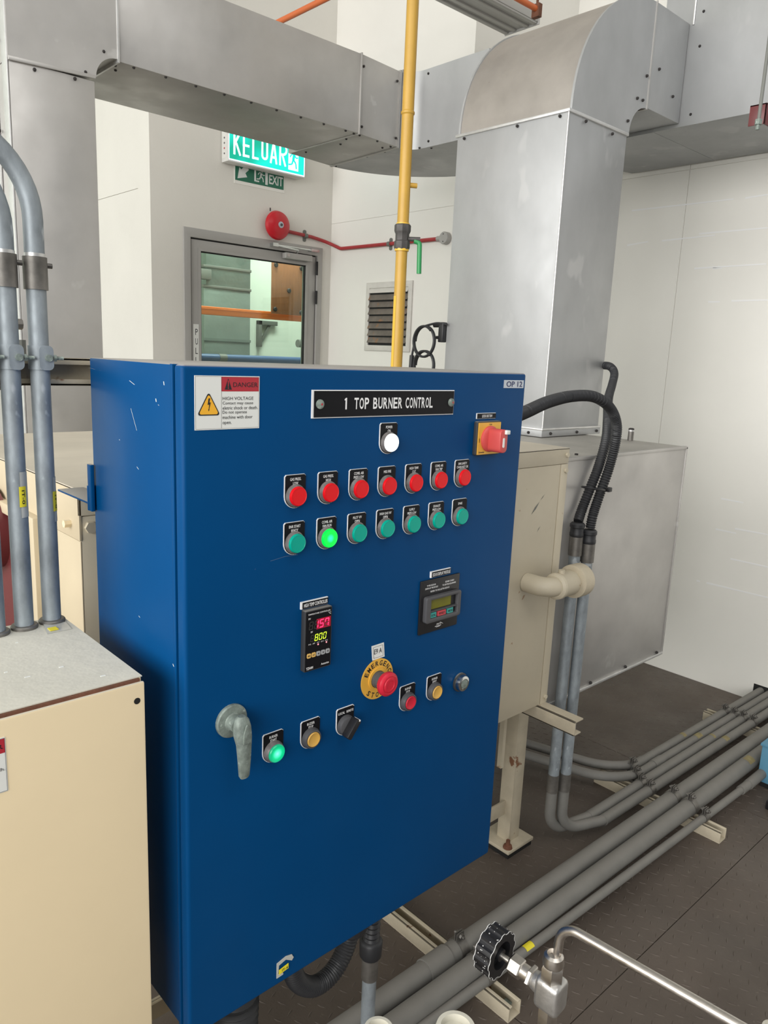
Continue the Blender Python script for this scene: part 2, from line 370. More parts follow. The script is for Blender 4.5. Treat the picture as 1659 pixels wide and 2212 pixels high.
# raised tread bars of the chequer plate
tb = G(); pitch = 0.031
for i in range(int(2.5 / pitch)):
    for j in range(int(2.3 / pitch)):
        x = 0.8 + i * pitch; y = -0.55 + j * pitch
        if x > 3.28: continue
        s = 1 if (i + j) % 2 else -1; dx, dy = 0.0115 * 0.92, 0.0115 * 0.40 * s
        if s < 0: dx, dy = 0.0115 * 0.40, -0.0115 * 0.92
        else: dy = -0.0115 * 0.40 * -1
        wx, wy = -dy * 0.17, dx * 0.17
        tb.add([(x - dx, y - dy, 0), (x + wx * 1.3, y + wy * 1.3, 0), (x + dx, y + dy, 0), (x - wx * 1.3, y - wy * 1.3, 0),
                (x - dx * 0.45, y - dy * 0.45, 0.0012), (x + dx * 0.45, y + dy * 0.45, 0.0012)], [(0, 3, 4), (0, 4, 1), (1, 4, 5), (1, 5, 2), (2, 5, 3), (3, 5, 4)])
part('tread_pattern', tb, 'floor_steel', fl, kind='stuff', smooth=False)

# right wall: lower part with two joints, upper part set back beyond the bulkhead
wr = struct('wall_right', G().box(3.304, 3.5, -4, 4.33, -0.2, 2.30).box(3.304, 3.5, 3.0, 4.33, 2.30, 4.6).box(4.2, 4.3, -4, 3.0, 2.28, 4.6).box(3.5, 4.2, -4, 3.0, 2.2, 2.3).box(3.5, 4.2, 3.0, 3.1, 2.3, 4.6), 'wall_paint_gloss', smooth=False)
zs = 2.237; yj = 1.714
hy0, hy1, hz = 0.82, 1.150, 0.078          # the slot the conduits run through
for a, b, c, d in ((-4, hy0, 0.0, zs), (hy1, yj, 0.0, zs), (hy0, hy1, hz, zs), (yj, 4.18, 0.0, zs), (-4, yj, zs, 2.30), (yj, 4.18, zs, 2.30)):
    e0 = 0.0014 if a in (yj,) else 0; e1 = 0.0014 if b in (yj,) else 0
    part('wall_panel', G().box(3.300, 3.304, a + e0, b - e1, c + (0.0014 if c == zs else 0), d - (0.0014 if d == zs else 0)), 'wall_paint_gloss', wr, smooth=False)
part('wall_panel', G().box(3.300, 3.304, 3.0, 4.18, 2.30, 4.6), 'wall_paint_gloss', wr, smooth=False)
part('conduit_slot', G().box(3.3035, 3.3039, hy0, hy1, 0.0, hz), 'gap_black', wr, smooth=False)
# white touch-up strokes on the wall paint
sc = G()
fr = xfr(3.3)
for px, py, px2, py2 in ((1365, 455, 1585, 430), (1610, 428, 1659, 420), (1355, 530, 1400, 522), (1430, 520, 1545, 508), (1510, 505, 1659, 492), (1500, 580, 1655, 570), (1540, 580, 1560, 579),
                         (1530, 652, 1555, 652), (1580, 650, 1659, 648), (1558, 1077, 1606, 1086), (1546, 1143, 1590, 1152), (1588, 1142, 1659, 1155), (1578, 1207, 1659, 1225), (1526, 1259, 1659, 1291), (1505, 1254, 1512, 1256)):
    p, q = at_x(px, py, 3.3), at_x(px2, py2, 3.3)
    dz = 0.0035
    sc.prism(fr, [(-p.y, p.z - dz), (-q.y, q.z - dz * 0.7), (-q.y, q.z + dz * 0.7), (-p.y, p.z + dz)], 0.0002, 0.0008)
part('paint_stroke', sc, 'white_print', wr, smooth=False, kind='stuff')

wf = struct('wall_far', G().box(2.024, 2.226, 4.18, 4.33, 0, 4.6).box(3.216, 3.3, 4.18, 4.33, 0, 4.6).box(2.226, 3.216, 4.18, 4.33, 2.067, 4.6), 'wall_paint', smooth=False)
wl = struct('wall_left', G().box(2.024, 2.17, 4.33, 6.6, 0, 2.262).box(2.024, 2.17, 4.33, 6.6, 2.265, 4.6).box(2.03, 2.17, 4.33, 6.6, 2.262, 2.265), 'wall_paint', smooth=False)
wb = struct('wall_back', G().box(2.17, 5.2, 5.6, 5.75, 0, 3.4).box(5.1, 5.2, 4.33, 5.6, 0, 3.4).box(-5, 2.024, 6.5, 6.6, 0, 4.6), 'room_wall', smooth=False)
ce = struct('ceiling', G().box(-5, 4.3, -0.2, 6.6, 4.6, 4.7).box(2.17, 5.2, 4.33, 5.75, 3.4, 3.45), 'ceiling_paint', smooth=False)

# ------------------------------------------------------------------ door
dr = struct('door_1', G(), 'door_grey') if False else None
d1 = bpy.data.objects.new('door_1', None); C.objects.link(d1); d1.location = (2.72, 4.18, 0); d1['kind'] = 'structure'; d1['label'] = 'grey glazed door in the far wall'
DF = yfr(4.18)
part('door_frame', G().ring(DF, rect(2.219, 3.222, -0.01, 2.074), rect(2.262, 3.180, -0.02, 2.022), -0.10, 0.012), 'door_grey', d1, bevel=0.002)
part('frame_recess', G().ring(DF, rect(2.262, 3.180, -0.01, 2.022), rect(2.275, 3.168, -0.01, 2.012), -0.06, -0.012), 'gap_black', d1)
gx0, gx1, gz1 = 2.327, 3.100, 1.957
lf = part('door_leaf', G().ring(DF, rect(2.270, 3.173, 0.005, 2.014), rect(gx0, gx1, 0.25, gz1), -0.045, 0.0), 'door_grey', d1, bevel=0.0015)
part('glazing_bead', G().ring(DF, rect(gx0 - 0.012, gx1 + 0.012, 0.24, gz1 + 0.012), rect(gx0 + 0.004, gx1 - 0.004, 0.254, gz1 - 0.004), -0.03, 0.004), 'door_grey', lf)
part('glazing_seal', G().ring(DF, rect(gx0 + 0.002, gx1 - 0.002, 0.25, gz1 - 0.002), rect(gx0 + 0.010, gx1 - 0.010, 0.26, gz1 - 0.010), -0.024, -0.004), 'gap_black', lf)
part('glass_pane', G().box(gx0 + 0.003, gx1 - 0.003, 4.198, 4.202, 0.252, gz1 - 0.003), 'door_glass', lf, smooth=False)
pl = part('pull_sign', G().prism(DF, rect(2.279, 2.321, 1.27, 1.535), 0.0005, 0.002), 'label_white', lf)
g = G()
for k, ch in enumerate('PULL'): text(g, ch, DF, 2.292, 2.308, 1.472 - k * 0.055, 1.508 - k * 0.055, 0.0025)
part('lettering', g, 'black_print', pl, smooth=False)
cl = part('door_closer', G().prism(DF, rrect(2.905, 3.115, 1.975, 2.012, 0.006), 0.001, 0.045), 'door_grey', d1, bevel=0.004)
part('closer_cap', G().prism(DF, circ(2.925, 1.995, 0.010, 16), 0.045, 0.048), 'chrome', cl)
part('closer_arm', G().tube([(3.00, 4.15, 2.013), (2.985, 4.12, 2.028), (2.99, 4.12, 2.032)], 0.006, 8).tube([(2.99, 4.12, 2.030), (2.82, 4.14, 2.046)], 0.006, 8).tube([(2.82, 4.14, 2.046), (3.15, 4.135, 2.046)], 0.0055, 8).box(2.805, 2.845, 4.13, 4.168, 2.036, 2.056).box(3.10, 3.165, 4.13, 4.168, 2.038, 2.054), 'chrome', cl)
for z in (1.985, 1.80):
    part('hinge', G().cyl((3.176, 4.166, z - 0.085), (3.176, 4.166, z), 0.007, 12), 'gap_black', d1)

# ================================================================== THINGS IN THE ROOM BEHIND THE DOOR
t = thing('vertical_duct', 'pale sheet metal duct with strapped joint, seen through the door glass', 'duct', (3.3, 5.4, 0))
p0, p1 = at_y(440, 600, 5.3).x, at_y(541, 600, 5.3).x
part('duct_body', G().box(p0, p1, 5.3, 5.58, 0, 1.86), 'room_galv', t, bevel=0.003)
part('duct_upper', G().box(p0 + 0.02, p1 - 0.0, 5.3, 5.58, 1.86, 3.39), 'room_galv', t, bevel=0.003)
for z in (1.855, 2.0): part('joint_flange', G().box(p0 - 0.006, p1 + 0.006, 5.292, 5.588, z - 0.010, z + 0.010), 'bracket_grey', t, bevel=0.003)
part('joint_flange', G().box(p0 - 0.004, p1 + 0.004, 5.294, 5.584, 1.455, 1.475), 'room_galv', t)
part('damper_box', G().box(p0 - 0.05, p0 + 0.05, 5.27, 5.30, 1.90, 1.975), 'bracket_grey', t, bevel=0.004)
BEAM_Y = 5.0
a, b, c2, d2 = at_y(431, 660, BEAM_Y), at_y(656, 673, BEAM_Y), at_y(431, 678, BEAM_Y), at_y(656, 693, BEAM_Y)
t = thing('rack_beam', 'orange steel beam crossing behind the door glass', 'beam', (3.3, 5.0, 1.5))
part('beam_web', G().box(2.45, 5.05, BEAM_Y, BEAM_Y + 0.05, c2.z, a.z), 'beam_orange', t, bevel=0.004)
part('beam_lip', G().box(2.45, 5.05, BEAM_Y - 0.006, BEAM_Y + 0.002, a.z - 0.018, a.z - 0.004), 'beam_orange', t)
part('beam_clip', G().box(2.40, 2.46, BEAM_Y - 0.01, BEAM_Y + 0.06, c2.z - 0.05, a.z + 0.05), 'beam_orange', t)
PY = 4.92
q0, q1, q2 = at_y(589, 570, PY), at_y(656, 578, PY), at_y(589, 677, PY)
t = thing('plywood_board', 'brown plywood board with five black rubber buttons, behind the door glass', 'board', (q0.x + 0.13, PY, q2.z))
part('board', G().box(q0.x, q1.x, PY, PY + 0.018, q2.z, q0.z + 0.02), 'plywood', t, bevel=0.002)
for px, py in ((596, 572), (651, 580), (624, 628), (594, 668), (650, 675)):
    p = at_y(px, py, PY); part('rubber_button', G().lathe((p.x, PY + 0.001, p.z), (0, -1, 0), [(0.017, 0), (0.017, 0.008), (0.013, 0.012)], 16), 'screw_black', t)
BY = 5.56
p, q, r_ = at_y(559, 692, BY), at_y(600, 693, BY), at_y(562, 749, BY)
t = thing('shelf_bracket', 'grey triangular wall bracket behind the door glass', 'bracket', (p.x, BY, r_.z))
part('upright', G().box(p.x, p.x + 0.035, BY, 5.6, r_.z, p.z), 'bracket_grey', t, bevel=0.002)
part('arm', G().box(p.x, q.x, BY, BY + 0.03, p.z - 0.035, p.z), 'bracket_grey', t, bevel=0.002)
part('brace', G().tube([(p.x + 0.02, BY + 0.02, p.z - 0.2), (q.x - 0.07, BY + 0.02, p.z - 0.03)], 0.014, 4), 'bracket_grey', t)
t = thing('blue_pipe', 'blue pipe low behind the door glass', 'pipe', (3.3, 4.9, 1.3))
p, q = at_y(435, 768, 4.9), at_y(655, 779, 4.9)
part('pipe', G().cyl((2.4, 4.9, p.z - 0.012), (5.0, 4.9, p.z - 0.012), 0.026, 16), 'pipe_blue', t)
part('pipe_clip', G().cyl((at_y(480, 770, 4.9).x - 0.03, 4.9, p.z - 0.012), (at_y(480, 770, 4.9).x + 0.03, 4.9, p.z - 0.012), 0.0285, 16), 'bracket_grey', t)
t = thing('pipe_stub', 'short grey pipe stub on the wall behind the door glass', 'pipe', (at_y(645, 742, 5.5).x, 5.5, at_y(645, 742, 5.5).z))
p = at_y(645, 742, 5.5)
part('stub', G().cyl((p.x, 5.5, p.z), (p.x + 0.3, 5.5, p.z), 0.022, 14), 'bracket_grey', t)
part('collar', G().cyl((p.x - 0.01, 5.5, p.z), (p.x + 0.04, 5.5, p.z), 0.034, 14), 'bracket_grey', t)

# ================================================================== THINGS ON THE FAR WALL
# fire bell
t = thing('fire_bell', 'round red fire alarm bell above the grey door', 'bell', (2.857, 4.18, 2.165))
bx, bz, by = 2.845, 2.163, 4.18
part('gong', G().lathe((bx, by, bz), (0, -1, 0), [(0.05, 0.018), (0.083, 0.022), (0.087, 0.034), (0.080, 0.052), (0.058, 0.066), (0.03, 0.072), (0.012, 0.073)], 40), 'bell_red', t)
part('back_box', G().prism(yfr(by), rrect(bx - 0.045, bx + 0.045, bz - 0.045, bz + 0.045, 0.01), 0.0, 0.03), 'bell_red', t)
part('washer', G().lathe((bx, by - 0.070, bz), (0, -1, 0), [(0.019, 0), (0.019, 0.005), (0.016, 0.007)], 20), 'label_silver', t)
part('nut', G().lathe((bx, by - 0.076, bz), (0, -1, 0), [(0.009, 0), (0.009, 0.006)], 6), 'grey_plastic', t)
part('clapper_pin', G().cyl((bx - 0.045, by - 0.02, bz + 0.08), (bx - 0.045, by - 0.02, bz + 0.098), 0.004, 8), 'screw_black', t)
# red conduit from the bell round the corner to the grey box
t = thing('fire_conduit', 'thin red conduit bent round the wall corner beside the fire bell', 'conduit', (3.28, 4.16, 2.08))
cyw = 4.165; cxw = 3.284
path = bend([(2.93, cyw, 2.142), (3.12, cyw, 2.133), (3.245, cyw, 2.118), (3.284, 4.06, 2.072), (cxw, 3.60, 2.068), (cxw, 3.16, 2.065)], [0.1, 0.08, 0.05, 0.1], 5)
part('tube', G().tube(path, 0.011, 10), 'conduit_red', t)
for (x, y, z, ax) in ((3.077, 4.165, 2.134, 'y'), (3.284, 3.59, 2.068, 'x')):
    if ax == 'y': gg = G().prism(yfr(4.18), rrect(x - 0.012, x + 0.012, z - 0.036, z + 0.036, 0.011), 0.0, 0.006).cyl((x - 0.012, y, z), (x + 0.012, y, z), 0.0145, 12)
    else: gg = G().prism(xfr(3.3), rrect(-y - 0.012, -y + 0.012, z - 0.036, z + 0.036, 0.011), 0.0, 0.006).cyl((x, y - 0.012, z), (x, y + 0.012, z), 0.0145, 12)
    part('clip', gg, 'bracket_grey', t)
t = thing('junction_box', 'small round grey junction box on the end of the red conduit', 'box', (3.3, 3.123, 2.065))
part('box_body', G().lathe((3.3, 3.123, 2.065), (-1, 0, 0), [(0.034, 0), (0.034, 0.03), (0.031, 0.034)], 28), 'door_grey', t)
part('spout', G().cyl((3.284, 3.14, 2.065), (3.284, 3.185, 2.065), 0.015, 14), 'door_grey', t)
for k in (-1, 1): part('lid_screw', G().lathe((3.266, 3.123, 2.065 + k * 0.02), (-1, 0, 0), [(0.003, 0), (0.003, 0.002)], 8), 'screw_black', t)

# illuminated KELUAR sign
t = thing('exit_light_box', 'lit green and white KELUAR exit sign box partly hidden by the duct', 'sign', (2.75, 4.18, 2.46))
p, q = at_y(493, 347, 4.10), at_y(658, 385, 4.10)
x0, x1, z0, z1 = p.x, q.x, p.z, p.z + 0.215
part('housing', G().box(x0, x1, 4.10, 4.1748, z0, z1).box(x0 + 0.1, x1 - 0.1, 4.17, 4.18, z0 + 0.10, z1 - 0.03), 'sign_white', t, bevel=0.004)
SF = yfr(4.10)
part('diffuser', G().prism(SF, rect(x0 + 0.004, x1 - 0.004, z0 + 0.008, z1 - 0.004), 0.0005, 0.004), 'sign_letters', t, label='white lit edge of the sign face')
fc = part('sign_face', G().prism(SF, rect(x0 + 0.005, x1 - 0.012, z0 + 0.014, z1 - 0.006), 0.0045, 0.006), 'sign_teal', t)
g = G(); lx = x0 + 0.030
lw = (x1 - x0) * 0.70 / 6; d = 0.0068; lh0, lh1, sw = z0 + 0.040, z0 + 0.165, 0.0130
def stroke(p, q, wd=sw):
    p, q = Vector((p[0], p[1])), Vector((q[0], q[1])); n = (q - p).normalized(); n = Vector((-n.y, n.x)) * (wd / 2)
    g.flat(SF, [tuple(p - n), tuple(q - n), tuple(q + n), tuple(p + n)], d)
Lw = lw * 0.74; hm = (lh0 + lh1) / 2
for k, ch in enumerate('KELUAR'):
    a = lx + k * lw + sw / 2; b = a + Lw - sw
    if ch == 'K': stroke((a, lh0), (a, lh1)); stroke((a, hm - 0.008), (b + 0.004, lh1)); stroke((a + 0.012, hm + 0.002), (b + 0.006, lh0))
    if ch == 'E':
        stroke((a, lh0), (a, lh1))
        for z in (lh0 + sw / 2, hm, lh1 - sw / 2): stroke((a - sw / 2, z), (b + 0.004, z))
    if ch == 'L': stroke((a, lh0), (a, lh1)); stroke((a - sw / 2, lh0 + sw / 2), (b + 0.004, lh0 + sw / 2))
    if ch == 'U':
        stroke((a, lh0 + 0.03), (a, lh1)); stroke((b, lh0 + 0.03), (b, lh1)); m = (a + b) / 2; rr = (b - a) / 2
        pts = arc(m, lh0 + 0.03, rr, PI, 2 * PI, 10)
        for u, v in zip(pts, pts[1:]): stroke((u[0], lh0 + 0.03 + (u[1] - lh0 - 0.03) * 0.9), (v[0], lh0 + 0.03 + (v[1] - lh0 - 0.03) * 0.9))
    if ch == 'A': m = (a + b) / 2; stroke((a - 0.004, lh0), (m, lh1)); stroke((b + 0.004, lh0), (m, lh1)); stroke((a + 0.006, lh0 + 0.035), (b - 0.006, lh0 + 0.035))
    if ch == 'R':
        stroke((a, lh0), (a, lh1)); pts = [(a, lh1 - sw / 2)] + arc(b - 0.016, (hm + lh1) / 2 - 0.002, (lh1 - hm) / 2 - sw / 2 + 0.004, PI / 2, -PI / 2, 8) + [(a, hm)]
        for u, v in zip(pts, pts[1:]): stroke(u, v)
        stroke((a + 0.016, hm), (b + 0.006, lh0))
part('lettering', g, 'sign_letters', fc, smooth=False)
ix = lx + 6 * lw + 0.004; g = G(); iw, ih = 0.075, 0.125
g.flat(SF, rect(ix, ix + iw, lh0 - 0.012, lh0 - 0.012 + ih), d); part('doorway_symbol', g, 'sign_letters', fc, smooth=False)
def runner(ox, oz, w_, h_, dd, fr):
    g = G(); P = lambda u, v: (ox + u * w_, oz + v * h_)
    def st(p, q, wd):
        p, q = Vector(P(*p)), Vector(P(*q)); n = (q - p).normalized(); n = Vector((-n.y, n.x)) * wd * h_ / 2
        g.flat(fr, [tuple(p - n), tuple(q - n), tuple(q + n), tuple(p + n)], dd)
    c = P(0.62, 0.90); g.flat(fr, circ(c[0], c[1], h_ * 0.075, 12), dd)
    st((0.55, 0.80), (0.45, 0.48), 0.16); st((0.55, 0.78), (0.25, 0.74), 0.07); st((0.25, 0.74), (0.12, 0.58), 0.07); st((0.55, 0.78), (0.72, 0.60), 0.07); st((0.72, 0.60), (0.95, 0.63), 0.07)
    st((0.45, 0.5), (0.72, 0.32), 0.10); st((0.72, 0.32), (0.78, 0.05), 0.09); st((0.44, 0.5), (0.32, 0.25), 0.10); st((0.32, 0.25), (-0.05, 0.2), 0.08)
    return g
part('running_figure', runner(ix + 0.004, lh0 - 0.006, iw - 0.004, ih - 0.012, 0.0074, SF), 'sign_teal', fc, smooth=False)
lamp = part('indicator_strip', G().box(x0 - 0.001, x0 + 0.001, 4.112, 4.168, z0 + 0.02, z1 - 0.02), 'sign_white', t)
for k in range(4): part('push_button', G().cyl((x0 - 0.003, 4.14, z0 + 0.045 + k * 0.028), (x0 + 0.001, 4.14, z0 + 0.045 + k * 0.028), 0.005, 10), 'label_red' if k == 1 else 'grey_plastic', t)
# EXIT sticker below it
EF = yfr(4.18)
t = thing('exit_plate', 'small dark green EXIT plate with arrow, under the lit sign', 'sign', (2.735, 4.18, 2.36))
part('clear_backing', G().prism(EF, rect(2.555, 2.916, 2.365, 2.52), 0.0, 0.002), 'wall_paint_gloss', t)
pb = part('green_plate', G().prism(EF, rect(2.562, 2.908, 2.384, 2.52), 0.002, 0.004), 'exit_green', t)
g = G(); e = 0.0045
def ep(px, py): v = at_y(px, py, 4.176); return (v.x, v.z)
g.flat(EF, [ep(513, 385), ep(517, 361), ep(521, 366), ep(530, 358), ep(538, 367), ep(530, 374), ep(534, 383)], e)
part('arrow', g, 'exit_white', pb, smooth=False)
g = G(); za, zb = 2.398, 2.50
g.flat(EF, rect(2.693, 2.705, za, zb), e); g.flat(EF, rect(2.772, 2.790, za - 0.006, zb), e); g.flat(EF, rect(2.705, 2.728, za, za + 0.008), e)
part('doorway_symbol', g, 'exit_white', pb, smooth=False)
part('running_figure', runner(2.713, za + 0.002, 0.058, 0.07, 0.0047, EF), 'exit_white', pb, smooth=False)
part('lettering', text(G(), 'EXIT', EF, 2.800, 2.902, 2.402, 2.455, e, 0.02), 'exit_white', pb, smooth=False)

# louvred vent on the right wall
VF = xfr(3.3)
t = thing('wall_vent', 'louvred vent with rusty brown blades and a pale frame on the right wall', 'vent', (3.3, 3.587, 1.42))
part('frame', G().ring(VF, rect(-3.795, -3.377, 1.427, 1.847), rect(-3.765, -3.412, 1.462, 1.812), -0.002, 0.012), 'louvre_frame', t, bevel=0.003)
part('dark_back', G().prism(VF, rect(-3.768, -3.409, 1.459, 1.815), 0.0002, 0.001), 'gap_black', t)
for k in range(8):
    zc = 1.800 - k * 0.0435
    g = G().add([(3.298, 3.766, zc + 0.016), (3.298, 3.411, zc + 0.016), (3.284, 3.411, zc - 0.014), (3.284, 3.766, zc - 0.014),
                 (3.2985, 3.766, zc + 0.012), (3.2985, 3.411, zc + 0.012), (3.2825, 3.411, zc - 0.018), (3.2825, 3.766, zc - 0.018)],
                [(0, 1, 2, 3), (4, 7, 6, 5), (3, 2, 6, 7), (0, 4, 5, 1), (0, 3, 7, 4), (1, 5, 6, 2)])
    part('louvre_blade', g, 'louvre_frame' if k == 0 else 'louvre_blade', t, smooth=False)

# ================================================================== DUCTS
ZB = 2.254
du = thing('overhead_duct', 'galvanised sheet metal duct run: riser on the left, elbow, long span, bend and wall-side main', 'duct', (1.9, 2.48, 0))
du_y0, du_y1 = 2.48, 2.93
part('riser', G().box(0.782, 1.028, du_y0, du_y1, 0.0, 2.178), 'galv_dull', du, bevel=0.002)
YF = yfr(du_y0)
prof = [(0.780, 2.178), (1.030, 2.188)] + arc(1.100, 2.190, 0.068, PI, PI / 2, 8) + [(1.104, 2.545), (1.0, 2.545)] + arc(0.98, 2.345, 0.2, PI / 2, PI, 8)
part('elbow', G().prism(YF, prof, -(du_y1 - du_y0) - 0.002, 0.003), 'galv_dull', du, ang=0.5)
part('seam_strip', G().prism(YF, [(0.780, 2.172), (1.030, 2.184), (1.030, 2.194), (0.780, 2.184)], 0.0, 0.007), 'galv_dull', du, bevel=0.002)
part('corner_trim', G().box(0.776, 0.781, 2.4805, 2.52, 0.0, 2.45), 'galv_edge', du, bevel=0.001)
part('corner_trim', G().box(0.774, 0.780, 2.58, 2.60, 0.0, 2.45), 'galv_edge', du, bevel=0.001)
part('long_span', G().box(1.106, 2.084, 2.482, 2.90, ZB, 2.540), 'galv_dull', du, bevel=0.0015)
part('joint_flange', G().box(1.100, 1.107, 2.474, 2.91, ZB - 0.006, 2.546), 'galv_edge', du, bevel=0.001)
part('joint_flange', G().box(2.081, 2.087, 2.477, 2.95, ZB - 0.004, 2.544), 'galv_dull', du, bevel=0.001)
col = [(2.084, 2.484), (2.315, 2.505), (2.345, 2.990), (2.084, 2.960)]
part('collar', G().prism(zfr(ZB), col, 0.0, 0.287), 'galv_dull', du, bevel=0.001)
inner = arc(2.33, 2.445, 0.062, PI / 2, 0, 6); outer = arc(2.345, 2.45, 0.54, 0, PI / 2, 16)
part('bend', G().prism(zfr(ZB), inner + [(2.392, 2.10)] + [(2.885, 2.10)] + outer, -0.001, 0.300), 'galv', du, ang=0.4)
part('seam_strip', G().prism(zfr(ZB), [(2.310, 2.500), (2.322, 2.502), (2.352, 2.992), (2.340, 2.992)], -0.004, 0.292), 'galv_dull', du)
tr = G().add([(2.392, 2.10, ZB), (2.885, 2.10, ZB), (2.885, 2.10, 2.55), (2.392, 2.10, 2.55), (2.770, 1.98, ZB), (3.278, 1.98, ZB), (3.278, 1.98, 2.55), (2.770, 1.98, 2.55)],
             [(0, 1, 2, 3), (4, 7, 6, 5), (0, 4, 5, 1), (1, 5, 6, 2), (2, 6, 7, 3), (3, 7, 4, 0)])
part('transition', tr, 'galv', du)
part('main', G().box(2.768, 3.280, -1.6, 1.60, ZB, 2.95), 'galv', du, bevel=0.002)
part('reducer', G().box(2.770, 3.279, 1.60, 1.98, ZB, 2.55), 'galv', du)
part('joint_flange', G().box(2.763, 2.768, 1.484, 1.490, 2.585, 2.95), 'galv_edge', du, bevel=0.001)
for k in range(9): screw(du, (1.16 + k * 0.108, 2.492, ZB), 'z')
for x, z in ((0.852, 2.165), (0.968, 2.170), (1.000, 2.196), (1.058, 2.268)): screw(du, (x, 2.478, z), 'y')
for x, z in ((2.098, 2.50), (2.098, 2.282), (2.295, 2.50), (2.300, 2.285)): screw(du, (x, 2.482 + (x - 2.084) * 0.09, z), 'y')
for x, y in ((1.112, 2.52), (1.03 + 0.1, 2.56), (2.07, 2.497), (2.10, 2.497), (2.20, 2.503), (2.29, 2.52), (2.10, 2.58), (2.135, 2.66), (2.28, 2.56), (2.33, 2.60), (2.335, 2.72), (2.12, 2.88), (2.36, 2.97), (2.38, 2.44), (2.41, 2.40)): screw(du, (x, y, ZB), 'z')
for y, z in ((2.42, 2.535), (2.40, 2.275)): screw(du, (2.391, y, z), 'x')
for y, z in ((1.455, 2.62), (1.455, 2.51), (1.46, 2.29)): screw(du, (2.768, y, z), 'x')
for y, z in ((2.55, 2.24), (2.565, 2.0), (2.55, 1.75)): screw(du, (0.775, y, z), 'x')

dd = thing('drop_duct', 'bright galvanised drop duct with rounded elbow, standing on the metal box', 'duct', (2.26, 1.73, 1.156))
dx0, dx1, dy0, dy1 = 2.100, 2.438, 1.505, 1.965
part('drop', G().box(dx0, dx1, dy0, dy1, 1.160, 2.160), 'galv', dd, bevel=0.002)
XF = yfr(dy0)
prof = [(2.108, 2.166)] + arc(2.532, 2.166, 0.424, PI, PI / 2, 18) + [(2.540, 2.266)] + arc(2.540, 2.166, 0.098, PI / 2, PI, 8)
part('elbow_cheek', G().prism(XF, prof, -0.004, 0.004), 'galv', dd)
part('elbow_body', G().prism(XF, [(2.110, 2.160)] + arc(2.532, 2.166, 0.420, PI, PI / 2, 18) + [(2.536, 2.266)] + arc(2.540, 2.166, 0.100, PI / 2, PI, 8), -(dy1 - dy0), 0.0), 'galv_dusty', dd, ang=0.5)
part('elbow_cheek', G().prism(XF, prof, -(dy1 - dy0) - 0.004, -(dy1 - dy0) + 0.004), 'galv', dd)
part('seam_strip', G().box(dx0 - 0.006, dx1 + 0.004, dy0 - 0.006, dy1 + 0.006, 2.156, 2.166), 'galv_edge', dd, bevel=0.002)
part('collar', G().box(2.536, 2.766, dy0 - 0.004, dy1, 2.266, 2.592), 'galv', dd, bevel=0.002)
part('seam_strip', G().box(2.532, 2.538, dy0 - 0.007, dy1, 2.260, 2.594), 'galv_dull', dd)
part('corner_bead', G().cyl((dx0, dy0, 1.16), (dx0, dy0, 2.156), 0.0028, 8), 'galv_edge', dd)
part('base_flange', G().box(dx0 - 0.012, dx1 + 0.003, dy0 - 0.008, dy1 + 0.01, 1.1565, 1.182), 'galv', dd, bevel=0.002)
part('sealant_bead', G().box(dx0 - 0.014, dx1 + 0.004, dy0 - 0.011, dy1 + 0.012, 1.178, 1.186), 'galv_edge', dd, bevel=0.003)
for x in (2.135, 2.29, 2.415): screw(dd, (x, dy0 - 0.010, 1.168), 'y')
for y in (1.55, 1.75, 1.93): screw(dd, (dx0 - 0.014, y, 1.168), 'x')
for y in (1.535, 1.70, 1.93): screw(dd, (dx0 - 0.004, y, 2.148), 'x')
for x, z in ((2.185, 2.146), (2.34, 2.142), (2.425, 2.20), (2.505, 2.282), (2.515, 2.36), (2.47, 2.28), (2.59, 2.40), (2.70, 2.34)): screw(dd, (x, dy0 - 0.006, z), 'y')
screw(dd, (2.51, 1.56, 2.262), 'z')

pn = thing('plenum_box', 'large grey sheet metal box beside the cream furnace, carrying the drop duct', 'plenum', (2.03, 1.5, 0.445))
part('box_body', G().box(1.705, 2.372, 1.14, 2.0, 0.450, 1.1545), 'dusty_galv', pn, bevel=0.001)
part('front_sheet', G().box(1.703, 2.370, 1.134, 1.14, 0.452, 1.150), 'galv_dull', pn, bevel=0.001)
part('edge_trim', G().box(1.703, 2.374, 1.131, 1.144, 1.147, 1.156), 'galv_dull', pn, bevel=0.001)
part('edge_trim', G().box(2.366, 2.374, 1.131, 1.142, 0.450, 1.153), 'galv_dull', pn, bevel=0.001)
part('edge_trim', G().box(1.703, 2.372, 1.130, 1.142, 0.446, 0.456), 'galv_edge', pn, bevel=0.001)
for x in (1.93, 2.13, 2.33): screw(pn, (x, 1.131, 0.462), 'y')
screw(pn, (1.80, 1.17, 1.157), 'z')
ps = thing('test_port', 'short capped pipe stub on top of the grey plenum box', 'port', (2.345, 1.32, 1.155))
part('stub', G().cyl((2.345, 1.32, 1.155), (2.345, 1.32, 1.190), 0.0095, 16), 'coupling', ps)
part('cap_rim', G().cyl((2.345, 1.32, 1.186), (2.345, 1.32, 1.191), 0.0105, 16), 'galv_edge', ps)
part('cap', G().lathe((2.345, 1.32, 1.191), (0, 0, 1), [(0.0095, 0), (0.0095, 0.004), (0.006, 0.006)], 16), 'screw_black', ps)

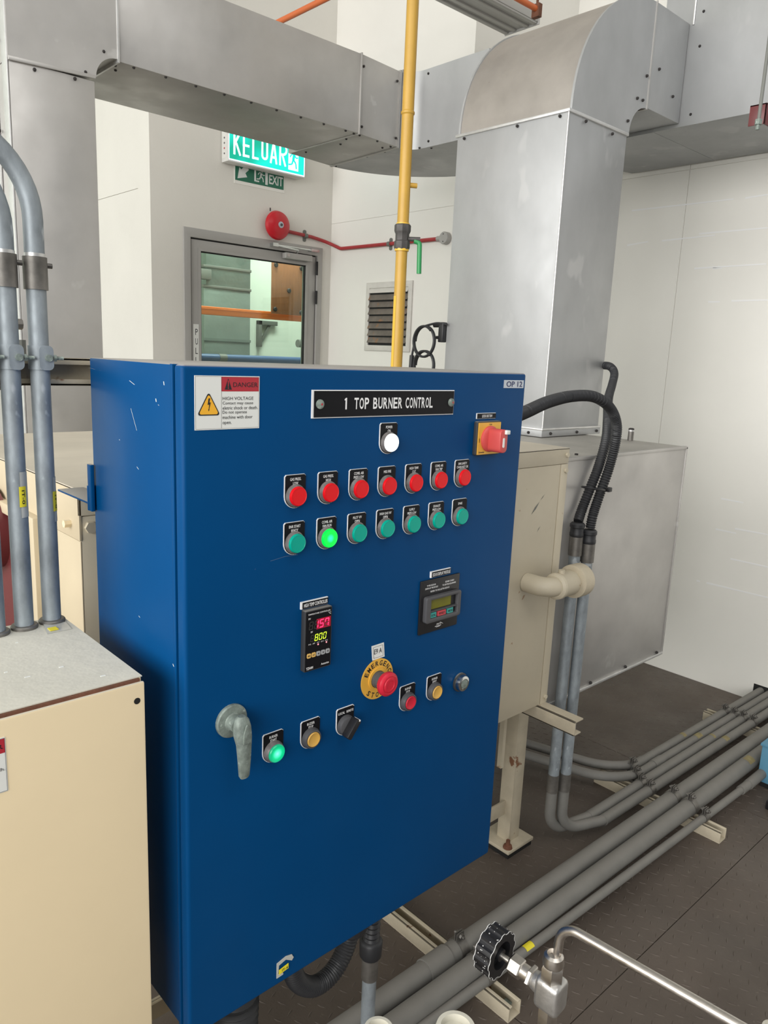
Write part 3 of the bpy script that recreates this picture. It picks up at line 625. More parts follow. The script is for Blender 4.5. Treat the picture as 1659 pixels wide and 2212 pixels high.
# ================================================================== CREAM FURNACE BEHIND THE PANEL
fx0, fx1, fy0, fy1, fz0, fz1 = 0.412, 1.660, 1.100, 1.840, 0.492, 1.190
fu = thing('furnace_casing', 'large cream painted furnace casing on a steel stand behind the blue panel', 'furnace', (1.04, 1.45, 0))
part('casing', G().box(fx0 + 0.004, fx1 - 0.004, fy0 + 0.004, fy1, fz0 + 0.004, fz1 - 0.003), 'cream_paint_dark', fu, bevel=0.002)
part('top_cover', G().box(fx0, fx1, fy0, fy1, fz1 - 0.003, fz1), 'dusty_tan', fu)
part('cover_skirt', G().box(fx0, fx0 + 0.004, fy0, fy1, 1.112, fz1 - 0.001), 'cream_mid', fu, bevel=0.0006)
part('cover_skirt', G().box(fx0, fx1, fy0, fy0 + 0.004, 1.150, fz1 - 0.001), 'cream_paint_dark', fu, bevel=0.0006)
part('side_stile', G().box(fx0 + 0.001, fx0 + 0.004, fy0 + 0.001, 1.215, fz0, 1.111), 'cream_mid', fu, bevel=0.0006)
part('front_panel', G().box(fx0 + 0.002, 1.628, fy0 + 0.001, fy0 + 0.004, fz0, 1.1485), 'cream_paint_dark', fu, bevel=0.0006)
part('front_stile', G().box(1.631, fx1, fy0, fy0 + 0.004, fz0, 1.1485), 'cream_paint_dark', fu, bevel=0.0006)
fo = part('opening_frame', G().ring(xfr(fx0), rect(-1.78, -1.262, 0.56, 1.118), rect(-1.76, -1.288, 0.58, 1.098), -0.01, 0.014), 'cream_mid', fu, bevel=0.002)
mr_ = part('burner_door', G().box(0.406, 0.413, 1.312, 1.755, 0.585, 1.096), 'maroon', fu)
part('door_flange', G().lathe((0.406, 1.485, 1.06), (-1, 0, 0), [(0.075, 0), (0.075, 0.03), (0.055, 0.036), (0.050, 0.02), (0.045, 0.0)], 28), 'maroon', fu)
part('door_bar', G().box(0.400, 0.413, 1.292, 1.312, 0.585, 1.090), 'maroon', fu, bevel=0.002)
for y, z in ((1.135, 1.133),): part('bolt', G().cyl((0.402, y, z), (0.413, y, z), 0.006, 6), 'cream_paint', fu)
part('bolt', G().cyl((0.428, 1.094, 1.132), (0.428, 1.102, 1.132), 0.009, 6), 'cream_paint_dark', fu)
for x, z in ((1.650, 1.172), (1.650, 1.132), (1.650, 0.510)): part('bolt', G().cyl((x, 1.095, z), (x, 1.101, z), 0.006, 8), 'cream_paint_dark', fu)
g = G()
for (ax_, az_, bx_, bz_, wd) in ((1148, 1112, 1166, 1084, 0.0022), (1168, 1081, 1177, 1068, 0.0008), (1160, 1150, 1168, 1136, 0.0007)):
    p_, q_ = at_y(ax_, az_, fy0), at_y(bx_, bz_, fy0); m_ = (p_ + q_) / 2
    g.flat(yfr(fy0), [(p_.x, p_.z), (m_.x + wd, m_.z - wd), (q_.x, q_.z), (m_.x - wd, m_.z + wd)], -0.0004)
part('scuff_mark', g, 'bracket_grey', fu, smooth=False, kind='stuff')
# stand
part('support_rail', G().box(1.618, 1.623, 0.980, 1.84, 0.452, 0.492).box(1.618, 1.656, 0.980, 1.84, 0.488, 0.492).box(1.618, 1.650, 0.980, 1.84, 0.452, 0.456), 'rusty_cream', fu, bevel=0.0008)
part('support_rail', G().box(0.45, 0.488, 1.02, 1.84, 0.452, 0.492), 'rusty_cream', fu, bevel=0.001)
for lx_, ly in ((1.668, 1.196), (1.668, 1.78), (0.50, 1.196), (0.50, 1.78)):
    part('leg', G().box(lx_ - 0.024, lx_ - 0.018, ly - 0.022, ly + 0.022, 0.012, 0.490).box(lx_ - 0.018, lx_ + 0.022, ly - 0.022, ly - 0.016, 0.012, 0.490), 'rusty_cream', fu, bevel=0.0008)
    pp = part('foot_plate', G().box(lx_ - 0.062, lx_ + 0.055, ly - 0.052, ly + 0.062, 0.016, 0.026), 'rusty_cream', fu, bevel=0.001)
    part('rubber_pad', G().box(lx_ - 0.058, lx_ + 0.052, ly - 0.048, ly + 0.058, 0.0, 0.016), 'gap_black', pp)
    for sx, sy in ((-0.046, -0.036), (0.036, 0.036)):
        part('anchor_bolt', G().lathe((lx_ + sx, ly + sy, 0.026), (0, 0, 1), [(0.014, 0), (0.012, 0.008), (0.0065, 0.010), (0.006, 0.024)], 12), 'rust', pp)
part('tie_bar', G().box(0.51, 1.648, 1.196, 1.202, 0.105, 0.150), 'rusty_cream', fu, bevel=0.001)
part('tie_bar', G().box(0.51, 1.648, 1.774, 1.78, 0.105, 0.150), 'rusty_cream', fu, bevel=0.001)
part('hanger_strip', G().box(1.600, 1.612, 1.19, 1.205, 0.27, 0.49), 'cream_paint_dark', fu)
# flue elbow with union, standing out of the casing front
el = thing('pipe_elbow', 'cream painted pipe elbow with union and rusty end flange on the furnace front', 'pipe', (1.56, 1.04, 0.84))
ez, ey = 0.856, 1.035
e0, e1, e2, e3 = (at_y(x_, 1262, ey).x for x_ in (1184, 1200, 1235, 1256))
part('elbow', G().tube(bend([(e0, 1.10, ez), (e0, ey, ez), (e1 + 0.05, ey, ez)], 0.034, 10), 0.0245, 20), 'cream_paint_dark', el)
part('union_body', G().lathe((e1 - 0.006, ey, ez), (1, 0, 0), [(0.027, 0), (0.033, 0.005), (0.034, 0.012), (0.0315, 0.017), (0.0325, e2 - e1 - 0.006), (0.029, e2 - e1 + 0.004)], 28), 'cream_paint_dark', el, label='pinkish cream union body with a lug on top')
part('union_lug', G().cyl((e1 + 0.022, ey, ez + 0.028), (e1 + 0.022, ey, ez + 0.039), 0.0085, 12), 'cream_paint_dark', el)
part('end_flange', G().lathe((e2 - 0.002, ey, ez), (1, 0, 0), [(0.034, 0), (0.0425, 0.002), (0.0435, 0.010), (0.0425, e3 - e2 - 0.004), (0.037, e3 - e2), (0.036, e3 - e2 - 0.006)], 32), 'rusty_cream', el, label='rust stained end flange')

# ================================================================== BLUE CONTROL PANEL
px0, px1, pz0, pz1 = 0.3795, 0.9535, 0.5605, 1.3825
cp = thing('control_panel', 'tall blue steel burner control panel covered in lamps, buttons and labels', 'control panel', (0.666, 0.84, 0.56))
part('enclosure', G().box(px0 + 0.002, px1 - 0.002, 0.743, 0.964, pz0 + 0.001, pz1 - 0.0005), 'blue_paint', cp, bevel=0.0025)
part('rain_lip', G().ring(yfr(0.741), rect(px0, px1, pz0 - 0.001, pz1), rect(px0 + 0.004, px1 - 0.004, pz0 + 0.004, pz1 - 0.004), -0.006, 0.0), 'blue_paint', cp, bevel=0.001)
part('door_gasket', G().box(px0 + 0.004, px1 - 0.004, 0.737, 0.744, pz0 + 0.004, pz1 - 0.004), 'gap_black', cp)
dr = part('door', G().box(px0, px1, 0.720, 0.7385, pz0, pz1), 'blue_paint', cp, bevel=0.0045, seg=4)
for z0_ in (1.190, 0.66):
    me = part('mounting_ear', G().box(0.3745, 0.3795, 0.955, 0.966, z0_ - 0.003, z0_ + 0.058).box(0.374, 0.402, 0.964, 0.968, z0_ - 0.003, z0_ + 0.03).box(0.383, 0.420, 0.966, 1.099, z0_ + 0.0005, z0_ + 0.0035), 'blue_paint', cp, bevel=0.0008)
for x in (0.93,): part('mounting_ear', G().box(x, x + 0.03, 0.964, 1.099, 1.193, 1.199), 'blue_paint', cp)

D0 = 0.0
def dshape(a0, a1, btop, hgt, n=14):
    r = (a1 - a0) / 2; return [(a0 + 0.002, btop)] + arc(a0 + r, btop - hgt + r, r, PI, 2 * PI, n) [0:] + [(a1 - 0.002, btop)] if False else \
        [(a1, btop - 0.002), (a1 - 0.002, btop), (a0 + 0.002, btop), (a0, btop - 0.002)] + arc(a0 + r, btop - hgt + r, r, PI, 2 * PI, n)
PW, PH = 0.0305, 0.0405
def legend(parent, x, ztop, lines):
    a1 = x + PW
    part('plate_edge', G().prism(PANEL, dshape(x, a1, ztop, PH), 0.0, 0.0012), 'white_print', parent)
    part('legend_plate', G().prism(PANEL, dshape(x + 0.0009, a1 - 0.0003, ztop - 0.0005, PH - 0.0011), 0.0, 0.0019), 'black_gloss', parent)
    g = G(); n = len(lines); hgt = 0.0035
    zc = ztop - 0.0055 if n == 2 else ztop - 0.0068
    for k, s in enumerate(lines): ctext(g, s, PANEL, x + PW / 2, zc - k * 0.0049, hgt, 0.0022, wmax=PW - 0.005, cond=0.66, bold=0.012)
    part('lettering', g, 'white_print', parent, smooth=False)
def lamp(x, ztop, lines, lens, label, prot=0.0085):
    cx_, cz_ = x + PW / 2, ztop - 0.0252
    o = (cx_, 0.72, cz_)
    b = part('indicator_lamp', G().lathe(o, (0, -1, 0), [(0.0138, 0.0005), (0.0138, 0.003), (0.0128, 0.0035), (0.0122, 0.0065), (0.0112, 0.007)], 28), 'clear_bezel', cp, label=label)
    for k in range(6):
        t_ = k * PI / 3 + 0.4; b_ = (cx_ + 0.0132 * math.cos(t_), cz_ + 0.0132 * math.sin(t_))
    part('lens', G().lathe((cx_, 0.72, cz_), (0, -1, 0), [(0.0118, 0.0055), (0.0118, prot), (0.0113, prot + 0.0012), (0.0103, prot + 0.0016), (0.0100, prot + 0.0013)], 32), lens, b)
    legend(b, x, ztop, lines)
    return b
reds = [['GAS PRESS.', 'LOW'], ['GAS PRESS.', 'HIGH'], ['COMB. AIR', 'PRESS LOW'], ['MISS FIRE'], ['HIGH TEMP.', 'CUT'], ['COMB. AIR', 'FAN TRIP'], ['BNR SAFETY', 'CHAIN NOT OK']]
greens = [['BNR START', 'READY'], ['COMB. AIR', 'FAN RUN'], ['PILOT V/V', 'OPEN'], ['MAIN GAS V/V', 'OPEN'], ['SUPPLY', 'PRESS LOW'], ['EXHAUST', 'PRESS LOW'], ['SPARE']]
for k in range(7):
    lamp(0.508 + 0.049 * k, 1.2588, reds[k], 'red_lens', 'red lamp under the %s plate' % ' '.join(reds[k]))
    lamp(0.508 + 0.049 * k, 1.2017, greens[k], 'green_lit_lens' if k == 1 else 'teal_lens', ('glowing green lamp under the %s plate' if k == 1 else 'unlit teal lamp under the %s plate') % ' '.join(greens[k]))
lamp(0.6548, 1.3155, ['POWER', 'ON'], 'white_lens', 'lit white lamp under the POWER ON plate')
def button(x, ztop, lines, m, label, lit=False):
    cx_, cz_ = x + PW / 2, ztop - 0.0252
    b = part('push_button', G().lathe((cx_, 0.72, cz_), (0, -1, 0), [(0.0140, 0.0005), (0.0140, 0.004), (0.0122, 0.0088), (0.0106, 0.0092), (0.0104, 0.0065)], 32), 'grey_plastic' if not lit else 'clear_bezel', cp, label=label)
    if lit:
        part('cap', G().lathe((cx_, 0.72, cz_), (0, -1, 0), [(0.0116, 0.006), (0.0116, 0.0105), (0.0106, 0.0116), (0.0098, 0.0112)], 32), m, b)
    else:
        part('cap', G().lathe((cx_, 0.72, cz_), (0, -1, 0), [(0.0100, 0.006), (0.0100, 0.0095), (0.0092, 0.0104), (0.0062, 0.0092), (0.003, 0.0088)], 32), m, b)
    legend(b, x, ztop, lines)
button(0.4818, 0.9380, ['BURNER', 'START'], 'green_lit_button', 'glowing green BURNER START button', True)
button(0.5395, 0.9372, ['BUZZER', 'STOP'], 'yellow_button', 'ochre BUZZER STOP button')
button(0.7145, 0.9368, ['BURNER', 'STOP'], 'red_plastic', 'red BURNER STOP button')
button(0.7700, 0.9372, ['BURNER', 'RESET'], 'yellow_button', 'ochre BURNER RESET button')
# selector switch
x, zt = 0.5980, 0.9368; cx_, cz_ = x + PW / 2, zt - 0.0252
b = part('selector_switch', G().lathe((cx_, 0.72, cz_), (0, -1, 0), [(0.0140, 0.0005), (0.0140, 0.004), (0.0128, 0.0085), (0.0120, 0.009)], 32), 'grey_plastic', cp, label='black LOCAL REMOTE selector switch')
th = math.radians(52); u = Vector((math.cos(th), 0, math.sin(th))); v = Vector((-math.sin(th), 0, math.cos(th)))
KF = Fr((cx_, 0.72, cz_), u, v, (0, -1, 0))
part('lever', G().prism(KF, [(-0.0135, -0.0042), (0.0135, -0.0042), (0.0150, 0.0), (0.0135, 0.0042), (-0.0135, 0.0042), (-0.0145, 0)], 0.0085, 0.0215), 'black_plastic', b, bevel=0.001)
part('pointer_line', G().prism(KF, rect(0.0126, 0.0150, -0.0010, 0.0010), 0.0112, 0.0219), 'white_print', b)
part('plate_edge', G().prism(PANEL, dshape(x, x + PW, zt, PH), 0.0, 0.0012), 'white_print', b)
part('legend_plate', G().prism(PANEL, dshape(x + 0.0011, x + PW - 0.0006, zt - 0.0007, PH - 0.0014), 0.0, 0.0019), 'black_gloss', b)
g = G(); text(g, 'LOCAL', PANEL, x + 0.0025, x + 0.0135, zt - 0.0085, zt - 0.0050, 0.0022, 0.012); text(g, 'REMOTE', PANEL, x + 0.0165, x + 0.0285, zt - 0.0085, zt - 0.0050, 0.0022, 0.012)
part('lettering', g, 'white_print', b, smooth=False)
# silver button
o = (0.8445, 0.72, 0.9095)
b = part('metal_button', G().lathe(o, (0, -1, 0), [(0.0150, 0.0), (0.0150, 0.0025), (0.0140, 0.003)], 32), 'dark_grey_plastic', cp, label='bare silver button at the right of the lower row')
part('collar', G().lathe(o, (0, -1, 0), [(0.0128, 0.002), (0.0132, 0.005), (0.0120, 0.0095), (0.0100, 0.0105), (0.0082, 0.0108), (0.0080, 0.0095)], 32), 'chrome', b)
part('cap', G().lathe(o, (0, -1, 0), [(0.0072, 0.008), (0.0072, 0.0112), (0.0064, 0.0116)], 28), 'zinc', b)
# emergency stop
ec = (0.669, 0.9622)
b = part('emergency_stop', G().lathe((ec[0], 0.72, ec[1]), (0, -1, 0), [(0.0120, 0.0), (0.0120, 0.008), (0.0112, 0.0085), (0.0112, 0.017)], 32), 'grey_plastic', cp, label='red mushroom emergency stop on a yellow ring')
part('yellow_ring', G().ring(PANEL, circ(*ec, 0.0292, 56), circ(*ec, 0.0125, 56), 0.0002, 0.0016), 'ring_yellow', b)
part('ring_lip', G().ring(PANEL, circ(*ec, 0.0165, 40), circ(*ec, 0.0125, 40), 0.0016, 0.0030), 'ring_yellow', b)
part('mushroom_head', G().lathe((ec[0], 0.72, ec[1]), (0, -1, 0), [(0.0110, 0.0165), (0.0155, 0.0175), (0.0172, 0.0205), (0.0170, 0.0245), (0.0150, 0.0270), (0.0128, 0.0278), (0.0120, 0.0272), (0.0106, 0.0274), (0.0098, 0.0284), (0.0070, 0.0286), (0.0066, 0.0280), (0.003, 0.0280)], 44), 'red_plastic', b)
g = G()
def ringtext(s, r, t0, t1, hgt, flip=False):
    n = len(s)
    for k, ch in enumerate(s):
        t_ = t0 + (t1 - t0) * k / (n - 1); c = (ec[0] + r * math.cos(t_), ec[1] + r * math.sin(t_))
        up = Vector((math.cos(t_), 0, math.sin(t_))); rt = Vector((math.sin(t_), 0, -math.cos(t_)))
        if flip: up, rt = -up, -rt
        f = Fr((c[0], 0.72, c[1]), rt, up, (0, -1, 0)); wd = hgt * 0.72
        text(g, ch, f, -wd / 2, wd / 2, -hgt / 2, hgt / 2, 0.0019, 0.02)
ringtext('EMERGENCY', 0.0232, math.radians(153), math.radians(0), 0.0072)
ringtext('STOP', 0.0232, math.radians(228), math.radians(293), 0.0072, True)
part('lettering', g, 'black_print', b, smooth=False)
lb = part('number_label', G().prism(PANEL, [(0.6565, 1.0125), (0.6590, 0.9912), (0.6815, 0.9918), (0.6790, 1.0130)], 0.0002, 0.0008), 'label_white', cp, label='white E9 A sticker above the emergency stop')
g = G().ring(PANEL, [(0.6592, 1.0100), (0.6612, 0.9936), (0.6788, 0.9940), (0.6768, 1.0104)], [(0.6595, 1.0097), (0.6615, 0.9939), (0.6785, 0.9943), (0.6765, 1.0101)], 0.0008, 0.0010)
text(g, 'E9 A', PANEL, 0.6612, 0.6755, 0.9995, 1.0068, 0.0011, 0.01); part('lettering', g, 'black_print', lb, smooth=False)
# name plate
np_ = part('name_plate', G().prism(PANEL, rect(0.5450, 0.7910, 1.3238, 1.3572), 0.0, 0.0015), 'white_print', cp, label='black name plate with white rim, 1 TOP BURNER CONTROL')
part('plate_face', G().prism(PANEL, rect(0.5478, 0.7898, 1.3250, 1.3560), 0.0015, 0.0024), 'black_gloss', np_)
g = G().flat(PANEL, [(0.5950, 1.3338), (0.5974, 1.3338), (0.5974, 1.3478), (0.5958, 1.3478), (0.5936, 1.3462), (0.5936, 1.3444), (0.5950, 1.3450)], 0.0027)
for s_, a_, b_ in (('TOP', 0.6092, 0.6332), ('BURNER', 0.6402, 0.6908), ('CONTROL', 0.6968, 0.7478)):
    n_ = len(s_); wl = (b_ - a_) / (n_ + (n_ - 1) * 0.20)
    for k, ch in enumerate(s_): text(g, ch, PANEL, a_ + k * wl * 1.2, a_ + k * wl * 1.2 + wl, 1.3338, 1.3478, 0.0027, 0.020)
part('lettering', g, 'white_print', np_, smooth=False)
for x in (0.5560, 0.7845): part('screw_head', G().lathe((x, 0.7176, 1.3405), (0, -1, 0), [(0.0058, 0), (0.0056, 0.0016), (0.003, 0.0028)], 20), 'zinc', np_); part('screw_recess', G().lathe((x + 0.0012, 0.7149, 1.3405), (0, -1, 0), [(0.0014, 0), (0.0014, 0.0003)], 8), 'label_red', np_)
# danger label
dl = part('danger_label', G().prism(PANEL, rect(0.3932, 0.4728, 1.3148, 1.3717), 0.0, 0.0006), 'label_white', cp, label='white DANGER HIGH VOLTAGE sticker with red band and yellow triangle')
g = G().ring(PANEL, rect(0.3942, 0.4720, 1.3158, 1.3708), rect(0.3944, 0.4718, 1.3160, 1.3706), 0.0006, 0.0007); g.prism(PANEL, rect(0.4248, 0.42505, 1.3159, 1.3707), 0.0006, 0.0007)
part('rule_lines', g, 'black_print', dl, smooth=False)
part('red_band', G().prism(PANEL, rect(0.4251, 0.4717, 1.3553, 1.3705), 0.0006, 0.0008), 'label_red', dl)
part('alert_mark', G().flat(PANEL, [(0.4287, 1.3572), (0.4375, 1.3572), (0.4331, 1.3692)], 0.0010), 'black_print', dl, smooth=False)
part('alert_stroke', G().flat(PANEL, [(0.4327, 1.3602), (0.4335, 1.3602), (0.4338, 1.3668), (0.4324, 1.3668)], 0.0011).flat(PANEL, circ(0.4331, 1.3588, 0.0007, 8), 0.0011), 'label_red', dl, smooth=False)
part('danger_word', text(G(), 'DANGER', PANEL, 0.4392, 0.4702, 1.3600, 1.3650, 0.0010, 0.005), 'black_print', dl, smooth=False)
def rtri(cx_, zb, wd, hgt, r):
    P = [(cx_ - wd / 2, zb), (cx_ + wd / 2, zb), (cx_, zb + hgt)]; out = []
    for i in range(3):
        p, a, c = Vector(P[i]), Vector(P[i - 1]), Vector(P[(i + 1) % 3]); a = (a - p).normalized(); c = (c - p).normalized()
        for k in range(5): q = p + a * r * (1 - k / 4) ** 1.6 + c * r * (k / 4) ** 1.6; out.append(tuple(q))
    return out
part('triangle_border', G().flat(PANEL, rtri(0.4096, 1.3300, 0.0278, 0.0250, 0.0035), 0.0009), 'black_print', dl, smooth=False)
part('triangle', G().flat(PANEL, rtri(0.4096, 1.3312, 0.0240, 0.0216, 0.0030), 0.0011), 'warn_yellow', dl, smooth=False)
part('lightning_bolt', G().flat(PANEL, [(0.4092, 1.3480), (0.4111, 1.3482), (0.4102, 1.3436), (0.4118, 1.3440), (0.4099, 1.3362), (0.4104, 1.3364), (0.4091, 1.3345), (0.4086, 1.3366), (0.4092, 1.3364), (0.4100, 1.3416), (0.4080, 1.3412)], 0.0013), 'black_print', dl, smooth=False)
g = G()
for s, z, x1_, hh in (('HIGH VOLTAGE', 1.3462, 0.4648, 0.0034), ('Contact may cause', 1.3405, 0.4645, 0.0040), ('eletric shock or death.', 1.3360, 0.4705, 0.0035), ('Do not operate', 1.3306, 0.4565, 0.0042), ('machine with door', 1.3260, 0.4638, 0.0036), ('open.', 1.3193, 0.4372, 0.0036)):
    text(g, s, PANEL, 0.4262, x1_, z, z + hh, 0.0009)
part('lettering', g, 'black_print', dl, smooth=False)
# OP 12 label
ol = part('number_label', G().prism(PANEL, rect(0.8995, 0.9468, 1.3605, 1.3722), 0.0, 0.0006), 'label_silver', cp, label='silver OP 12 sticker at the top right corner')
part('lettering', text(G(), 'OP 12', PANEL, 0.9055, 0.9430, 1.3622, 1.3705, 0.0009, 0.015), 'navy_print', ol, smooth=False)
# lock-out switch
ll = part('small_plate', G().prism(PANEL, rect(0.8420, 0.8845, 1.3163, 1.3245), 0.0, 0.0012), 'white_print', cp, label='small LOCK OUT S/W name plate')
part('plate_face', G().prism(PANEL, rect(0.8432, 0.8843, 1.3168, 1.3238), 0.0012, 0.0018), 'black_gloss', ll)
part('lettering', text(G(), 'LOCK OUT S/W', PANEL, 0.8530, 0.8760, 1.3182, 1.3222, 0.0021, 0.02), 'white_print', ll, smooth=False)
lo = part('lockout_switch', G().prism(PANEL, rrect(0.8385, 0.8915, 1.2635, 1.3130, 0.003), 0.0, 0.007), 'dark_grey_plastic', cp, bevel=0.001, label='yellow lock-out switch with red rotary handle')
part('yellow_face', G().prism(PANEL, rect(0.8405, 0.8895, 1.2652, 1.3112), 0.007, 0.0085), 'ring_yellow', lo)
lc = (0.8650, 1.2875)
part('knob_base', G().lathe((lc[0], 0.72, lc[1]), (0, -1, 0), [(0.0190, 0.0085), (0.0190, 0.011), (0.0175, 0.0125), (0.0135, 0.014)], 36), 'pink_red', lo)
HF = Fr((lc[0], 0.72, lc[1]), (1, 0, 0), (0, 0, 1), (0, -1, 0))
part('knob_grip', G().prism(HF, rrect(-0.0085, 0.0085, -0.0180, 0.0160, 0.007), 0.010, 0.036), 'pink_red', lo, bevel=0.002)
part('lock_tab', G().prism(HF, rect(0.0005, 0.0090, 0.0090, 0.0150), 0.026, 0.0395), 'label_white', lo, bevel=0.0008)
part('lock_slot', G().prism(Fr((lc[0] + 0.0, 0.72 - 0.0360, lc[1]), (1, 0, 0), (0, 0, 1), (0, -1, 0)), rrect(-0.003, 0.001, -0.010, 0.004, 0.0018), 0.0, 0.0006), 'label_white', lo)
part('lock_slot', G().prism(Fr((lc[0] + 0.0086, 0.72, lc[1]), (0, 1, 0), (0, 0, 1), (1, 0, 0)), rrect(-0.032, -0.028, -0.013, 0.005, 0.0018), 0.0, 0.0004), 'label_white', lo)
g = G(); text(g, 'I ON', PANEL, 0.8625, 0.8685, 1.3072, 1.3095, 0.0088, 0.02); text(g, 'OFF', Fr((0, 0.72, 0), (0, 0, 1), (-1, 0, 0), (0, -1, 0)), 1.283, 1.289, -0.8440, -0.8418, 0.0088, 0.02)
text(g, 'Schneider', PANEL, 0.8425, 0.8555, 1.2672, 1.2698, 0.0088, 0.02); part('lettering', g, 'black_print', lo, smooth=False)
# temperature controller
tl = part('small_plate', G().prism(PANEL, rect(0.5350, 0.5770, 1.0895, 1.0988), 0.0, 0.0022), 'white_print', cp, label='small HIGH TEMP CONTROLLER name plate')
part('plate_face', G().prism(PANEL, rect(0.5372, 0.5768, 1.0899, 1.0978), 0.0022, 0.0028), 'black_gloss', tl)
part('lettering', text(G(), 'HIGH TEMP CONTROLLER', PANEL, 0.5388, 0.5758, 1.0915, 1.0963, 0.0031, 0.015), 'white_print', tl, smooth=False)
tc_ = part('temperature_controller', G().prism(PANEL, rrect(0.5372, 0.5792, 1.0080, 1.0880, 0.0015), 0.0, 0.0085), 'dark_grey_plastic', cp, bevel=0.0008, label='black temperature controller showing 157 and 800')
part('face', G().prism(PANEL, rect(0.5384, 0.5780, 1.0094, 1.0866), 0.0085, 0.0089), 'black_gloss', tc_)
g = G(); F = PANEL; dz = 0.0092
text(g, 'TEMPERATURE CONTROLLER', F, 0.5410, 0.5760, 1.0823, 1.0842, dz, 0.01); text(g, 'PV', F, 0.5418, 0.5452, 1.0765, 1.0788, dz, 0.02); text(g, 'SV', F, 0.5455, 0.5488, 1.0588, 1.0611, dz, 0.02)
text(g, '\u00b0C', F, 0.5730, 0.5770, 1.0782, 1.0812, dz, 0.01)
for k, s in enumerate(('SV2', 'AT', 'OUT', 'EV1', 'EV2')): text(g, s, F, 0.5424 + k * 0.0066, 0.5424 + k * 0.0066 + 0.0040, 1.0432, 1.0450, dz)
text(g, 'TZN4M', F, 0.5398, 0.5505, 1.0108, 1.0142, dz, 0.02); text(g, 'Autonics', F, 0.5630, 0.5756, 1.0122, 1.0150, dz, 0.015)
part('lettering', g, 'white_print', tc_, smooth=False)
SEG = {'0': 'abcdef', '1': 'bc', '5': 'afgcd', '7': 'fabc', '8': 'abcdefg'}
def digit(ch, x, z, w_, h_, dd):
    on, off = G(), G(); t_ = w_ * 0.17; sk = 0.14
    def q(pts, gg): gg.flat(F, [(a + sk * (b - z), b) for a, b in pts], dd)
    hz = [('a', z + h_ - t_), ('g', z + h_ / 2 - t_ / 2), ('d', z)]; e = t_ * 0.35
    for n, b in hz: q([(x + e + t_ * 0.5, b), (x + w_ - e - t_ * 0.5, b), (x + w_ - e, b + t_ / 2), (x + w_ - e - t_ * 0.5, b + t_), (x + e + t_ * 0.5, b + t_), (x + e, b + t_ / 2)], on if n in SEG[ch] else off)
    for n, a, b in (('f', x, z + h_ / 2), ('b', x + w_ - t_, z + h_ / 2), ('e', x, z), ('c', x + w_ - t_, z)):
        q([(a, b + t_ * 0.6), (a + t_, b + t_ * 0.6), (a + t_, b + h_ / 2 - t_ * 0.6), (a, b + h_ / 2 - t_ * 0.6)], on if n in SEG[ch] else off)
    return on, off
A, B, Cg = G(), G(), G()
SEG[' '] = ''
for k, ch in enumerate(' 157'):
    on, off = digit(ch, 0.5422 + k * 0.0082, 1.0632, 0.0062, 0.0105, 0.0093); A.add(on.v, on.f); B.add(off.v, off.f)
part('red_digits', A, 'seg_red', tc_, smooth=False, label='glowing red 157')
part('digit_window', G().flat(F, rect(0.5545, 0.5768, 1.0618, 1.0752), 0.00905), 'seg_red_glow', tc_, smooth=False)
for k, ch in enumerate(' 800'):
    on, off = digit(ch, 0.5450 + k * 0.0066, 1.0470, 0.0048, 0.0088, 0.0093); Cg.add(on.v, on.f); B.add(off.v, off.f)
part('green_digits', Cg, 'seg_green', tc_, smooth=False, label='glowing yellow-green 800')
part('unlit_segments', B, 'seg_off', tc_, smooth=False)
for k in (2, 4): part('status_led', G().flat(F, circ(0.5444 + k * 0.0066, 1.0415, 0.0011, 10), 0.0093), 'led_pink', tc_, smooth=False)
for k in range(5):
    a = 0.5405 + k * 0.0074
    ky = part('key', G().prism(F, rrect(a, a + 0.0062, 1.0262, 1.0322, 0.0015, 3), 0.0089, 0.0096), 'key_yellow' if k < 2 else 'key_grey', tc_)
g = G()
for k in range(5):
    c = 0.5436 + k * 0.0074; zc = 1.0292
    if k < 2: text(g, ('MD', 'AT')[k], F, c - 0.002, c + 0.002, zc - 0.0011, zc + 0.0011, 0.0098, 0.02)
    else:
        r_ = 0.0016; a0 = (PI, -PI / 2, PI / 2)[k - 2]; g.flat(F, [(c + r_ * math.cos(a0 + j * 2 * PI / 3), zc + r_ * math.sin(a0 + j * 2 * PI / 3)) for j in range(3)], 0.0098)
part('key_marks', g, 'black_print', tc_, smooth=False)
# display module
ml = part('small_plate', G().prism(PANEL, rect(0.7640, 0.8055, 1.0912, 1.1003), 0.0, 0.0022), 'white_print', cp, label='small ED510 DISPLAY MODULE name plate')
part('plate_face', G().prism(PANEL, rect(0.7662, 0.8053, 1.0916, 1.0993), 0.0022, 0.0028), 'black_gloss', ml)
part('lettering', text(G(), 'ED510 DISPLAY MODULE', PANEL, 0.7674, 0.8042, 1.0930, 1.0978, 0.0031, 0.015), 'white_print', ml, smooth=False)
dm = part('display_module', G().prism(PANEL, rrect(0.7445, 0.8258, 1.0085, 1.0888, 0.001), 0.0, 0.0030), 'black_plastic', cp, bevel=0.0006, label='black display module with olive screen and three coloured keys')
bz = part('module_bezel', G().ring(PANEL, rrect(0.7505, 0.8235, 1.0262, 1.0655, 0.004), rrect(0.7600, 0.8170, 1.0325, 1.0605, 0.001), 0.003, 0.0105), 'grey_plastic', dm, bevel=0.0008)
part('bezel_floor', G().prism(PANEL, rect(0.7590, 0.8180, 1.0315, 1.0615), 0.003, 0.0050), 'black_plastic', dm)
part('screen', G().prism(PANEL, rect(0.7615, 0.8060, 1.0448, 1.0598), 0.0050, 0.0058), 'lcd', dm)
part('screen_ledge', G().prism(PANEL, rect(0.7600, 0.8170, 1.0420, 1.0434), 0.0050, 0.0095), 'grey_plastic', dm)
